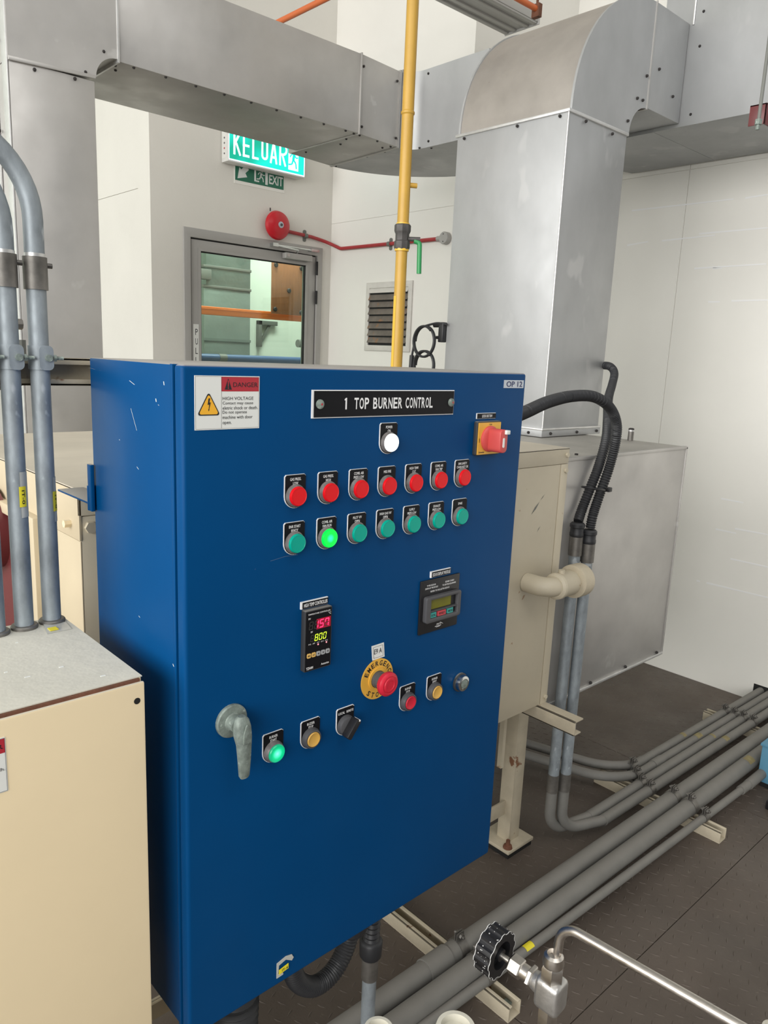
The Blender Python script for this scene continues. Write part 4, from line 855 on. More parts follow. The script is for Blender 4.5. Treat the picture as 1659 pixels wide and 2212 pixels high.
for a0, a1, m_ in ((0.7612, 0.7728, 'key_teal'), (0.7765, 0.7930, 'key_red'), (0.7970, 0.8085, 'key_teal')): part('key', G().prism(PANEL, rect(a0, a1, 1.0332, 1.0408), 0.0050, 0.0090), m_, dm)
g = G(); text(g, 'SCRL', PANEL, 0.7625, 0.7715, 1.0352, 1.0385, 0.0093, 0.01); text(g, 'RESET', PANEL, 0.7785, 0.7910, 1.0352, 1.0385, 0.0093, 0.01); text(g, 'MODE', PANEL, 0.7982, 0.8074, 1.0352, 1.0385, 0.0093, 0.01)
part('key_marks', g, 'black_print', dm, smooth=False)
g = G()
for s, a0, a1, z in (('TYPE ED510', 0.7560, 0.7740, 1.0795), ('DISPLAY MODULE', 0.7530, 0.7790, 1.0755), ('ED580 CABLE', 0.7945, 0.8130, 1.0795), ('TO DP PROGRAMMER', 0.7885, 0.8175, 1.0752), ('REFER TO BULLETIN ED510', 0.7640, 0.8035, 1.0700)): text(g, s, PANEL, a0, a1, z, z + 0.0024, 0.0034, 0.012)
text(g, 'FIREYE', PANEL, 0.7805, 0.7905, 1.0170, 1.0195, 0.0034, 0.015, 0.2); g.flat(PANEL, [(0.7775, 1.0150), (0.7905, 1.0150), (0.7905, 1.0158), (0.7775, 1.0158)], 0.0034); g.flat(PANEL, [(0.7800, 1.0138), (0.7880, 1.0138), (0.7880, 1.0143), (0.7800, 1.0143)], 0.0034)
g.flat(PANEL, [(0.7880, 1.0200), (0.7945, 1.0166), (0.7945, 1.0172), (0.7880, 1.0208)], 0.0034)
part('lettering', g, 'white_print', dm, smooth=False)
# door handle
hc = Vector((0.4375, 0.72, 0.9720))
hn = part('door_handle', G().lathe(hc, (0, -1, 0), [(0.0205, 0.0), (0.0205, 0.0030), (0.0190, 0.0046), (0.0110, 0.0052), (0.0098, 0.0065), (0.0092, 0.0150), (0.0098, 0.0180)], 36), 'zinc', cp, label='weathered grey lever handle on round rosette')
LF = Fr((hc.x, 0.72, hc.z), (1, 0, 0), (0, 0, 1), (0, -1, 0))
lv = G(); secs = [(0.013, 0.0045, 0.016, 0.025), (0.009, 0.0085, 0.013, 0.028), (0.0, 0.0105, 0.012, 0.030), (-0.012, 0.0105, 0.014, 0.031), (-0.022, 0.0092, 0.018, 0.031), (-0.042, 0.0080, 0.019, 0.030), (-0.062, 0.0066, 0.019, 0.028), (-0.065, 0.0050, 0.0205, 0.0265)]
vs = []
for b_, hw, d0_, d1_ in secs:
    cxo = 0.002 + (-b_) * 0.03
    for k in range(12):
        t_ = 2 * PI * k / 12; vs.append(LF.pt(cxo + hw * math.copysign(abs(math.cos(t_)) ** 0.8, math.cos(t_)), b_, (d0_ + d1_) / 2 + (d1_ - d0_) / 2 * math.copysign(abs(math.sin(t_)) ** 0.8, math.sin(t_))))
fs = [tuple(range(12)), tuple(12 * (len(secs) - 1) + k for k in range(12))]
for i in range(len(secs) - 1):
    for k in range(12): fs.append((i * 12 + k, i * 12 + (k + 1) % 12, (i + 1) * 12 + (k + 1) % 12, (i + 1) * 12 + k))
lv.add(vs, fs); part('lever', lv, 'zinc', hn)
part('key_cover', G().prism(LF, [(-0.0025, -0.018), (0.0085, -0.018), (0.0090, -0.010), (0.0075, 0.001), (0.0030, 0.006), (0.0010, 0.004), (-0.0020, -0.006)], 0.0300, 0.0322), 'zinc', hn, bevel=0.0008)
# torn tag at the bottom of the door
tg = part('torn_tag', G().prism(PANEL, [(0.5085, 0.5735), (0.5085, 0.5965), (0.5230, 0.6000), (0.5330, 0.5975), (0.5360, 0.5915), (0.5330, 0.5880), (0.5230, 0.5950), (0.5120, 0.5920), (0.5110, 0.5790), (0.5190, 0.5770), (0.5190, 0.5740)], 0.0003, 0.0012), 'tape_clear', cp, label='torn clear sticker with yellow tag at the door bottom')
part('yellow_tag', G().prism(PANEL, [(0.5120, 0.5782), (0.5120, 0.5850), (0.5270, 0.5875), (0.5270, 0.5800)], 0.0012, 0.0020), 'tag_yellow', tg)
part('lettering', text(G(), 'IT-4', PANEL, 0.5165, 0.5258, 0.5808, 0.5845, 0.0023, 0.01), 'black_print', tg, smooth=False)
# scratches on the paint
g = G()
for a, b_, a2, b2, wd in ((0.4905, 1.1580, 0.5110, 1.1605, 0.00022), (0.5110, 1.1605, 0.5300, 1.1598, 0.0002), (0.4690, 1.1510, 0.4700, 1.1520, 0.0003)):
    g.flat(PANEL, [(a, b_ - wd), (a2, b2 - wd), (a2, b2 + wd), (a, b_ + wd)], 0.0002)
part('scratch', g, 'scratch', cp, smooth=False, kind='stuff'); g = G()
g2 = xfr(px0 + 0.002)
for (px_, py_, qx, qy, wd) in ((280, 822, 291, 831, 0.0009), (354, 824, 355, 832, 0.0007), (337, 861, 338, 868, 0.0008), (342, 874, 344, 876, 0.0006), (192, 794, 206, 798, 0.0006), (214, 800, 220, 801, 0.0006), (283, 882, 296, 930, 0.0003), (258, 949, 259, 951, 0.0007), (296, 1008, 300, 1014, 0.0006), (300, 1330, 303, 1334, 0.0008), (374, 1434, 376, 1440, 0.0008)):
    p_, q_ = at_x(px_, py_, px0 + 0.002), at_x(qx, qy, px0 + 0.002)
    g.flat(g2, [(-p_.y - wd, p_.z), (-q_.y - wd, q_.z), (-q_.y + wd, q_.z), (-p_.y + wd, p_.z)], 0.0003)
part('paint_chip', g, 'label_white', cp, smooth=False, kind='stuff')

# ================================================================== CREAM BOX, BOTTOM LEFT
bx1, by0, by1, bzt = 0.340, 0.737, 0.982, 1.0450
cb = thing('terminal_box', 'cream steel terminal box at the lower left, three conduits entering its top', 'box', (0.05, 0.86, 0))
part('box_body', G().box(-0.45, bx1 - 0.001, by0 + 0.006, by1, 0.0, bzt), 'cream_paint', cb, bevel=0.0015)
part('top_plate', G().box(-0.45, bx1, by0 + 0.006, by1, bzt, bzt + 0.001), 'dusty_cream', cb)
part('front_cover', G().box(-0.46, bx1, by0 - 0.001, by0 + 0.004, 0.0, bzt - 0.003), 'cream_paint', cb, bevel=0.003)
part('cover_joint', G().box(-0.45, bx1 - 0.004, by0 + 0.003, by0 + 0.007, bzt - 0.004, bzt - 0.0005), 'rust', cb)
part('screw_hole', G().prism(yfr(by0 - 0.001), circ(0.3305, 1.0215, 0.0036, 18), 0.0, 0.0004), 'gap_black', cb)
F2 = yfr(by0 - 0.001)
l2 = part('danger_label', G().prism(F2, rrect(0.100, 0.1965, 0.966, 1.0235, 0.001), 0.0, 0.0006), 'label_white', cb, label='white danger sticker cut by the left edge of the view')
part('red_band', G().prism(F2, rect(0.13, 0.1955, 1.0075, 1.0222), 0.0006, 0.0008), 'label_red', l2)
g = G().ring(F2, rect(0.101, 0.1957, 0.9668, 1.0227), rect(0.1012, 0.1955, 0.9670, 1.0225), 0.0008, 0.001)
text(g, 'DANGER', F2, 0.150, 0.194, 1.012, 1.017, 0.001); text(g, 'shock or death.', F2, 0.155, 0.1945, 0.9890, 0.9925, 0.001); text(g, 'HIGH VOLTAGE', F2, 0.150, 0.188, 0.999, 1.0025, 0.001)
part('lettering', g, 'black_print', l2, smooth=False)
g = G()
for k in range(26):
    x = random.uniform(0.05, bx1 - 0.03); y = random.uniform(by0 + 0.02, by1 - 0.04); a = random.uniform(0.002, 0.006)
    g.box(x, x + a, y, y + a * random.uniform(0.3, 0.8), bzt + 0.001, bzt + 0.0014)
part('paint_flake', g, 'label_white', cb, smooth=False, kind='stuff')

# conduits standing on it
RC = 0.0113
def gooseneck(x, y, ztop, label, tag_z=None, tag_a=-60):
    t = thing('galvanised_conduit', label, 'conduit', (x, y, bzt))
    part('lower_tube', G().tube([(x, y, bzt), (x, y, 1.478)], RC, 20), 'conduit', t)
    part('bent_tube', G().tube(bend([(x, y, 1.478), (x, y, ztop), (x - 2.6, y + 0.25, ztop + 0.03)], 0.100, 14), RC, 20), 'conduit', t)
    part('coupling', G().cyl((x, y, 1.4585), (x, y, 1.4955), RC + 0.0023, 24), 'coupling', t)
    part('bright_band', G().cyl((x, y, 1.4955), (x, y, 1.4995), RC + 0.0003, 20), 'galv_edge', t)
    part('coupling_screw', G().cyl((x + RC + 0.001, y, 1.487), (x + RC + 0.008, y - 0.001, 1.487), 0.003, 8), 'coupling', t)
    part('locknut', G().lathe((x, y, bzt + 0.001), (0, 0, 1), [(0.0160, 0), (0.0162, 0.003), (0.0150, 0.0045), (0.0125, 0.005)], 20), 'coupling', t)
    k = part('strut_clamp', G().cyl((x, y, 1.366), (x, y, 1.394), RC + 0.0014, 20).prism(Fr((x, y - RC * 0.9, 1.38), (1, 0, 0), (0, 0, 1), (0, -1, 0)), rrect(-0.004, 0.0125, -0.0145, 0.0145, 0.006), 0.0, 0.0025), 'conduit', t)
    part('clamp_bolt', G().cyl((x + 0.0065, y - RC - 0.001, 1.380), (x + 0.0065, y - RC - 0.004, 1.380), 0.0042, 12).cyl((x + 0.012, y - RC, 1.380), (x + 0.024, y - RC, 1.380), 0.0022, 8).cyl((x + 0.0125, y - RC, 1.380), (x + 0.0155, y - RC, 1.380), 0.0045, 6), 'zinc', k)
    if tag_z:
        def strip(name, t0, t1, z0_, z1_, off, m_):
            g_ = G(); n_ = 8; vs_ = [(x + (RC + off) * math.cos(math.radians(t0 + (t1 - t0) * k_ / n_)), y + (RC + off) * math.sin(math.radians(t0 + (t1 - t0) * k_ / n_)), z_) for z_ in (z0_, z1_) for k_ in range(n_ + 1)]
            g_.add(vs_, [(k_, k_ + 1, n_ + 2 + k_, n_ + 1 + k_) for k_ in range(n_)]); return part(name, g_, m_, t)
        strip('clear_tape', tag_a - 22, tag_a + 42, tag_z - 0.026, tag_z + 0.030, 0.0005, 'tape_clear')
        strip('yellow_tag', tag_a - 30, tag_a + 12, tag_z - 0.0125, tag_z + 0.0125, 0.0009, 'tag_yellow')
        A0 = math.radians(tag_a - 8)
        f2 = Fr((x, y, tag_z), (0, 0, -1), (math.cos(A0 + PI / 2), math.sin(A0 + PI / 2), 0), (math.cos(A0), math.sin(A0), 0))
        part('lettering', text(G(), 'IT-0', f2, -0.008, 0.009, -0.0018, 0.0018, RC + 0.0012, 0.01), 'black_print', t, smooth=False)
    return t
gooseneck(0.3225, 0.9665, 1.635, 'grey galvanised conduit with gooseneck bend, nearest the blue panel', 1.205, -38)
gooseneck(0.2880, 0.9640, 1.620, 'grey galvanised conduit with a yellow IT-0 tag facing outwards, second from the blue panel', 1.215, -66)
gooseneck(0.2540, 0.9615, 1.610, 'galvanised conduit cut by the left edge of the view, only its base showing')
t = thing('loose_tag', 'curled clear sticker with yellow tag lying at the conduit foot', 'tag', (0.322, 0.935, bzt + 0.001))
part('clear_film', G().add([(0.302, 0.925, bzt + 0.0013), (0.332, 0.925, bzt + 0.0013), (0.335, 0.953, bzt + 0.0015), (0.309, 0.958, bzt + 0.0025), (0.302, 0.925, bzt + 0.0018), (0.332, 0.925, bzt + 0.0018), (0.335, 0.953, bzt + 0.002), (0.309, 0.958, bzt + 0.003)], [(0, 1, 2, 3), (4, 5, 6, 7), (0, 1, 5, 4), (1, 2, 6, 5), (2, 3, 7, 6), (3, 0, 4, 7)]), 'tape_clear', t)
part('yellow_tag', G().box(0.308, 0.318, 0.930, 0.941, bzt + 0.0022, bzt + 0.003), 'tag_yellow', t)
t = thing('strut_channel', 'cream steel channel behind the left conduits, fixed to the panel back', 'channel', (0.1, 0.99, 1.38))
part('channel', G().box(-2.4, 0.45, 0.997, 1.000, 1.346, 1.380).box(-2.4, 0.45, 0.980, 1.000, 1.377, 1.380).box(-2.4, 0.45, 0.980, 1.000, 1.346, 1.349).box(-2.4, 0.45, 0.980, 0.983, 1.372, 1.380).box(-2.4, 0.45, 0.980, 0.983, 1.346, 1.354), 'rusty_cream', t, bevel=0.0006)
part('bracket_bolt', G().cyl((0.43, 0.964, 1.363), (0.43, 0.997, 1.363), 0.006, 8), 'zinc', t)
# small pipe behind the left conduits
t = thing('hooked_pipe', 'thin grey hooked pipe peeping out behind the left conduits', 'pipe', (0.25, 1.05, 1.4))
part('pipe', G().tube(bend([(0.05, 1.06, 1.437), (0.05, 1.06, 1.342), (0.331, 1.06, 1.342), (0.331, 1.06, 1.40)], 0.016, 6), 0.0065, 10), 'bracket_grey', t)
part('fitting', G().tube([(0.29, 1.06, 1.4195), (0.332, 1.06, 1.4195)], 0.005, 8).tube([(0.326, 1.06, 1.4195), (0.334, 1.06, 1.4195)], 0.0068, 8), 'coupling', t)

# ================================================================== GAS PIPE
gx, gy = 1.936, 2.05; GR = 0.0205
t = thing('gas_pipe', 'vertical yellow gas pipe with a black valve in front of the far duct', 'pipe', (gx, gy, 0))
part('lower_pipe', G().cyl((gx, gy, 0), (gx, gy, 1.775), GR, 24), 'gas_yellow', t)
part('upper_pipe', G().cyl((gx, gy, 1.85), (gx, gy, 4.6), GR, 24), 'gas_yellow', t)
part('weld_ring', G().lathe((gx, gy, 2.208), (0, 0, 1), [(GR, 0), (GR + 0.003, 0.004), (GR + 0.003, 0.010), (GR, 0.014)], 24), 'gas_yellow', t)
part('valve_body', G().lathe((gx, gy, 1.770), (0, 0, 1), [(0.026, 0), (0.028, 0.006), (0.028, 0.026), (0.024, 0.030), (0.0245, 0.052), (0.027, 0.056), (0.029, 0.062), (0.029, 0.080), (0.026, 0.084)], 8), 'valve_black', t)
part('thread_ring', G().cyl((gx, gy, 1.764), (gx, gy, 1.772), GR + 0.0045, 20), 'tape_yellow', t)
part('thread_ring', G().cyl((gx, gy, 1.853), (gx, gy, 1.858), GR + 0.003, 20), 'tape_yellow', t)
part('stem', G().cyl((gx + 0.015, gy - 0.015, 1.806), (gx + 0.045, gy - 0.045, 1.806), 0.008, 12), 'valve_black', t)
part('valve_handle', G().tube(bend([(gx + 0.030, gy - 0.030, 1.800), (gx + 0.044, gy - 0.044, 1.795), (gx + 0.046, gy - 0.046, 1.690)], 0.012, 5), 0.0085, 12), 'valve_green', t, label='green lever handle hanging down')
part('nipple', G().cyl((gx, gy, 1.985), (gx + 0.038, gy - 0.022, 1.985), 0.0085, 14), 'gas_yellow', t)
g = G(); A0 = math.atan2(-gy, -gx) - 1.05
vs = []
for z in (1.0, 1.61):
    for k in range(7): a_ = A0 - 0.42 + k * 0.14; vs.append((gx + (GR + 0.0008) * math.cos(a_), gy + (GR + 0.0008) * math.sin(a_), z))
g.add(vs, [(k, k + 1, 8 + k, 7 + k) for k in range(6)]); part('yellow_tape', g, 'tape_yellow', t)

# coiled capillary beside the drop duct
t = thing('capillary_coil', 'coiled black capillary tube hung from the drop duct', 'coil', (2.07, 1.95, 1.45))
cc = at_x(921, 738, 2.085); cc2 = at_x(919, 790, 2.085)
def loop(c, ry, rz, off, turns):
    n = int(40 * turns); return [Vector((2.080 - 0.006 * k / 40 + off, c.y + ry * math.cos(2 * PI * k / 40), c.z + rz * math.sin(2 * PI * k / 40))) for k in range(n)]
part('upper_loop', G().tube(loop(cc, 0.052, 0.056, 0, 2.4), 0.0042, 8), 'rubber', t)
part('lower_loop', G().tube(loop(cc2, 0.050, 0.054, 0.004, 2.4), 0.0042, 8), 'rubber', t)
pg = at_x(964, 702, 2.085)
part('lead', G().tube(spline([(2.08, cc.y + 0.02, cc.z + 0.054), (2.083, (cc.y + pg.y) / 2, pg.z + 0.006), (2.088, pg.y, pg.z + 0.002)], 8), 0.0042, 8), 'rubber', t)
part('tail', G().tube([(2.074, cc.y + 0.047, cc.z + 0.02), (2.074, cc.y + 0.068, cc.z - 0.08), (2.074, cc.y + 0.072, cc.z - 0.30)], 0.0042, 8), 'rubber', t)
part('cable_tie', G().cyl((2.074, cc.y + 0.062, cc.z - 0.052), (2.074, cc.y + 0.064, cc.z - 0.10), 0.009, 8), 'rubber', t)
t = thing('black_sensor', 'small black sensor fixed on the edge of the drop duct', 'sensor', (2.09, 1.975, 1.5))
part('sensor_body', G().box(2.082, 2.104, 1.966, 1.990, pg.z - 0.062, pg.z + 0.010), 'black_plastic', t, bevel=0.003)
part('gland', G().cyl((2.090, 1.985, pg.z), (2.090, 2.018, pg.z), 0.009, 10).cyl((2.090, 1.985, pg.z - 0.045), (2.090, 2.004, pg.z - 0.045), 0.006, 10), 'black_plastic', t)

# ================================================================== RIGHT SIDE: HOSES, RISERS, FLOOR CONDUITS
AX, AY, BX, BYc = 1.742, 1.108, 1.776, 1.090
zc4 = 0.054
def fline(p_, q_, z, x): a_, b_ = at_z(*p_, z), at_z(*q_, z); return a_.y + (b_.y - a_.y) * (x - a_.x) / (b_.x - a_.x)
L3 = ((1250, 1778), (1656, 1520)); L4 = ((1270, 1793), (1648, 1546.7))
c3 = [Vector((x_, fline(*L3, zc4, x_), zc4)) for x_ in (1.90, 3.302)]; c4 = [Vector((x_, fline(*L4, zc4, x_), zc4)) for x_ in (1.92, 3.302)]
def riser(x, y, seg, rb, ztop, label, x_in):
    t = thing('riser_conduit', label, 'conduit', (x, y, 0.0))
    R_ = 0.0155
    part('upright_tube', G().tube([(x, y, 0.235), (x, y, ztop - 0.045)], R_, 18), 'conduit', t)
    part('bent_tube', G().tube(bend([(x, y, 0.21), (x, y, zc4), seg[0], seg[0] + (seg[1] - seg[0]) * 0.02], [rb, 0.08], 10), R_, 18), 'conduit_dusty', t)
    part('floor_tube', G().tube([seg[0], seg[1]], R_ + 0.0010, 18), 'conduit_dusty', t)
    part('sleeve', G().cyl((x, y, 0.185), (x, y, 0.240), R_ + 0.0014, 18), 'coupling', t)
    part('coupling', G().cyl((x, y, ztop - 0.052), (x, y, ztop), R_ + 0.0028, 20), 'coupling', t)
    part('hose_gland', G().lathe((x, y, ztop - 0.002), (0, 0, 1), [(0.0165, 0), (0.0190, 0.004), (0.0190, 0.012), (0.0178, 0.014), (0.0178, 0.026), (0.0200, 0.028), (0.0200, 0.036), (0.0165, 0.040)], 20), 'rubber', t)
    return t, (seg[1] - seg[0]).normalized()
rA, dA = riser(AX, AY, c3, 0.065, 0.945, 'galvanised conduit rising from the floor bundle, nearer the furnace', 0)
rB, dB = riser(BX, BYc, c4, 0.065, 0.925, 'galvanised conduit rising from the floor bundle, farther from the furnace', 0)
# hoses
def yl(pts): return [tuple(at_y(px, py, y)) for px, py, y in pts]
t = thing('black_hose', 'black corrugated hose arching from behind the blue panel', 'hose', (BX, BYc, 0.95))
hp = yl([(1100, 905, 0.93), (1140, 888, 0.95), (1185, 868, 0.98), (1235, 856, 1.01), (1282, 857, 1.03), (1315, 878, 1.05), (1331, 912, 1.06), (1330, 952, 1.07), (1316, 1010, 1.085), (1294, 1072, 1.09), (1281, 1112, 1.09)])
part('hose', G().tube(spline(hp + [(BX, BYc, 0.965)], 12), 0.0138, 14, ribs=(0.0075, 0.0022)), 'rubber', t)
t = thing('black_hose', 'black corrugated hose coming down from the drop duct side', 'hose', (AX, AY, 0.95))
hp = yl([(1300, 789, 1.53), (1318, 792, 1.46), (1327, 806, 1.42), (1322, 832, 1.36), (1314, 862, 1.26), (1313, 905, 1.16), (1309, 950, 1.125), (1294, 1005, 1.112), (1276, 1052, 1.112), (1258, 1098, 1.114)])
part('hose', G().tube(spline(hp + [(AX, AY, 0.985)], 12), 0.0138, 14, ribs=(0.0075, 0.0022)), 'rubber', t)
t = thing('cable_tie', 'black cable tie holding the two hoses together above the glands', 'cable tie', tuple(at_y(1283, 1055, 1.085)))
p = at_y(1282, 1055, 1.087)
part('strap', G().tube([p + Vector((0.042 * math.cos(a_), 0.024 * math.sin(a_) * (-1), -0.006 * math.cos(a_))) for a_ in [2 * PI * k / 24 for k in range(25)]], 0.0028, 6), 'black_plastic', t)
part('strap_head', G().box(p.x + 0.036, p.x + 0.052, p.y - 0.026, p.y - 0.014, p.z - 0.010, p.z + 0.002), 'black_plastic', t, bevel=0.002)

# conduits one and two of the floor bundle: from the wall slot, then turning back under the furnace
def bundle(y1, y2, xb, tail, r, label):
    t = thing('floor_conduit', label, 'conduit', (2.7, y1, 0.0))
    part('tube', G().tube(bend([(3.302, y1, zc4), (xb, y2, zc4), tail], 0.19, 12), r, 16), 'conduit_dusty', t)
    a = Vector((3.302, y1, zc4)); b = Vector((xb, y2, zc4)); d = (b - a).normalized()
    return t, a, d
L1 = ((1362.4, 1658.6), (1635, 1497)); L2 = ((1385, 1668), (1654, 1504))
t1, a1, dd1 = bundle(fline(*L1, zc4, 3.302), fline(*L1, zc4, 2.215), 2.215, tuple(at_z(1085, 1590, zc4)), 0.0155, 'dusty grey floor conduit farthest from the viewer, turning back under the furnace')
t2, a2, dd2 = bundle(fline(*L2, zc4, 3.302), fline(*L2, zc4, 2.150), 2.150, tuple(at_z(1085, 1615, zc4)), 0.0155, 'dusty grey floor conduit, second from the back, turning back under the furnace')
part('sleeve', G().cyl(a1 + dd1 * 0.96, a1 + dd1 * 1.03, 0.0178, 16), 'conduit_dusty', t1)
part('sleeve', G().cyl(a2 + dd2 * 0.90, a2 + dd2 * 0.96, 0.0176, 16), 'conduit_dusty', t2)
# big pipes and the thin front one
def floorpipe(A_, B_, r, z, label, name='floor_pipe', joints=()):
    t = thing(name, label, 'pipe', (A_[0], A_[1], 0))
    a, b = Vector((*A_, z)), Vector((*B_, z)); part('tube', G().tube([a, b], r, 24), 'conduit_dusty', t)
    d = (b - a).normalized()
    for x in joints: c = a + d * ((x - a.x) / d.x); part('sleeve', G().cyl(c - d * 0.035, c + d * 0.035, r + 0.003, 24), 'conduit_dusty', t)
    return t, a, d
def ln(p, q, x): return p.y + (q.y - p.y) * (x - p.x) / (q.x - p.x)
z5, z7 = 0.062, 0.050
L5 = ((1592, 1627), (756, 2212)); L6 = ((1543, 1702), (855, 2212)); L7 = ((1600, 1707), (922, 2212))
t5, a5, d5 = floorpipe((3.302, fline(*L5, z5, 3.302)), (0.55, fline(*L5, z5, 0.55)), 0.0245, z5, 'thick dusty floor pipe, the farther of the two', joints=(1.12,))
t6, a6, d6 = floorpipe((3.302, fline(*L6, z5, 3.302)), (0.55, fline(*L6, z5, 0.55)), 0.0250, z5, 'thick dusty floor pipe, the nearer of the two', joints=())
t7, a7, d7 = floorpipe((2.50, fline(*L7, z7, 2.50)), (0.55, fline(*L7, z7, 0.55)), 0.0118, z7, 'thin dusty floor conduit in front of the two thick pipes', 'floor_conduit', joints=(2.47,))
# blue box on its end
t = thing('junction_box', 'small blue junction box at the right edge on the thin floor conduit', 'box', (2.66, a7.y, 0.0))
part('box_body', G().box(2.60, 2.72, a7.y - 0.06, a7.y + 0.012, 0.020, 0.150), 'blue_plastic', t, bevel=0.004)
part('spout', G().cyl((2.49, a7.y, z7), (2.605, a7.y, z7), 0.0165, 16), 'conduit_dusty', t)
part('lid', G().box(2.596, 2.724, a7.y - 0.064, a7.y + 0.016, 0.150, 0.160), 'blue_plastic', t, bevel=0.002)
part('box_foot', G().box(2.61, 2.71, a7.y - 0.05, a7.y + 0.004, 0.0, 0.020), 'gap_black', t)
t = thing('floor_block', 'black block on the floor at the right edge', 'block', (2.36, 0.63, 0))
q = at_z(1657, 1748, 0.0); part('block', G().box(q.x - 0.004, q.x + 0.06, q.y - 0.06, q.y + 0.006, 0.0, 0.030), 'black_plastic', t, bevel=0.003)
part('cap', G().box(q.x + 0.006, q.x + 0.05, q.y - 0.05, q.y - 0.004, 0.030, 0.034), 'black_plastic', t)

# supporting channels on the floor
def strut(x, y0, y1, label, m='rusty_cream'):
    t = thing('floor_channel', label, 'channel', (x, (y0 + y1) / 2, 0))
    w_ = 0.021
    part('channel', G().box(x - w_, x + w_, y0, y1, 0.0, 0.003).box(x - w_, x - w_ + 0.003, y0, y1, 0.003, 0.037).box(x + w_ - 0.003, x + w_, y0, y1, 0.003, 0.037).box(x - w_, x - w_ + 0.011, y0, y1, 0.034, 0.037).box(x + w_ - 0.011, x + w_, y0, y1, 0.034, 0.037), m, t, bevel=0.0006)
    part('end_nut', G().box(x - 0.016, x + 0.016, y0 + 0.02, y0 + 0.036, 0.010, 0.016), 'zinc', t)
    return t
XA, XB, XC = 2.190, 1.195, 2.960
strut(XA, 0.785, 1.22, 'cream channel across the floor under the pipes, in the middle of the run')
strut(XB, 0.800, 1.28, 'rusty cream channel across the floor near the steel valve')
strut(XC, 0.86, 1.20, 'cream channel across the floor close to the right wall')
def clamp(t, a, d, x, r):
    c = a + d * ((x - a.x) / d.x); n = 28
    up = Vector((0, 0, 1)); sd = d.cross(up).normalized()
    f = Fr(c, sd, up, d)
    k = part('pipe_clamp', G().ring(f, circ(0, 0, r + 0.0022, n), circ(0, 0, r + 0.0002, n), -0.012, 0.012).prism(f, rect(-0.004, -0.0015, r, r + 0.020), -0.012, 0.012).prism(f, rect(0.0015, 0.004, r, r + 0.020), -0.012, 0.012).prism(f, rect(-r * 0.5, -r * 0.5 + 0.002, -c.z + 0.036, -r * 0.8), -0.012, 0.012).prism(f, rect(r * 0.5, r * 0.5 + 0.002, -c.z + 0.036, -r * 0.8), -0.012, 0.012), 'coupling', t)
    part('clamp_bolt', G().cyl(f.pt(-0.016, r + 0.012), f.pt(0.014, r + 0.012), 0.0032, 8).cyl(f.pt(-0.011, r + 0.012), f.pt(-0.005, r + 0.012), 0.0070, 6).cyl(f.pt(0.004, r + 0.012), f.pt(0.009, r + 0.012), 0.0070, 6), 'coupling', k)
eA, eB = c3[1], c4[1]
for (t, a, d, r, xs_) in ((t1, a1, dd1, 0.0155, (XA + 0.085, XC)), (t2, a2, dd2, 0.0155, (XA + 0.045, XC)), (rA, eA, -dA, 0.0165, (XA + 0.01, XC)), (rB, eB, -dB, 0.0165, (XA, XC)),
                         (t5, a5, d5, 0.0245, (XA, XB)), (t6, a6, d6, 0.0250, (XA, XB)), (t7, a7, d7, 0.0118, (XA, XB))):
    for x in xs_: clamp(t, a, d, x, r)
# faded tags on the conduits
def tag(t, a, d, x, r, m='tag_faded', ln_=0.022, s=0.5):
    c = a + d * ((x - a.x) / d.x); up = Vector((0, 0, 1)); sd = d.cross(up).normalized()
    if sd.y > 0: sd = -sd
    g = G(); vs = []
    for e in (-ln_, ln_):
        for k in range(6): th = math.radians(35 + k * 18 * s * 2); vs.append(c + d * e + (sd * math.cos(th) + up * math.sin(th)) * (r + 0.0007))
    g.add(vs, [(k, k + 1, 7 + k, 6 + k) for k in range(5)]); part('cable_tag', g, m, t)
tag(t1, a1, dd1, 2.62, 0.0155, ln_=0.010); tag(t2, a2, dd2, 2.66, 0.0155, ln_=0.018); tag(rA, eA, -dA, 2.70, 0.0165, ln_=0.007); tag(rB, eB, -dB, 2.72, 0.0165, ln_=0.014)
tag(t6, a6, d6, 2.60, 0.0250, 'tag_faded', 0.020, 0.4); tag(t7, a7, d7, 1.33, 0.0118, 'tag_yellow', 0.014, 0.5)

# ================================================================== UNDER THE PANEL
t = thing('lower_conduit', 'galvanised conduit rising from a floor pipe into the panel underside, black hose on top', 'conduit', (0.765, 0.83, 0.2))
ux, uy = 0.785, 0.83
part('tube', G().tube([(ux, uy, 0.0), (ux, uy, 0.370)], 0.0125, 16), 'conduit', t)
part('coupling', G().cyl((ux, uy, 0.330), (ux, uy, 0.374), 0.0148, 20), 'coupling', t)
part('hose_gland', G().lathe((ux, uy, 0.373), (0, 0, 1), [(0.017, 0), (0.0195, 0.004), (0.0205, 0.030), (0.0180, 0.034), (0.015, 0.036)], 20), 'rubber', t)
part('hose', G().tube([(ux, uy, 0.403), (ux + 0.002, uy, 0.48), (ux + 0.002, uy, 0.562)], 0.0150, 16, ribs=(0.010, 0.003)), 'rubber', t)
t = thing('big_hose', 'thick black corrugated hose out of the panel underside at the front', 'hose', (0.50, 0.83, 0.3))
part('hose', G().tube(spline([(0.510, 0.83, 0.561), (0.512, 0.83, 0.50), (0.508, 0.828, 0.40), (0.500, 0.825, 0.25), (0.49, 0.82, 0.05)], 12), 0.037, 22, ribs=(0.014, 0.006)), 'rubber', t)
part('hose_collar', G().lathe((0.510, 0.83, 0.5565), (0, 0, 1), [(0.038, 0), (0.038, 0.004)], 24), 'rubber', t)
t = thing('black_hose', 'dusty black hose looping under the blue panel', 'hose', (0.66, 0.86, 0.4))
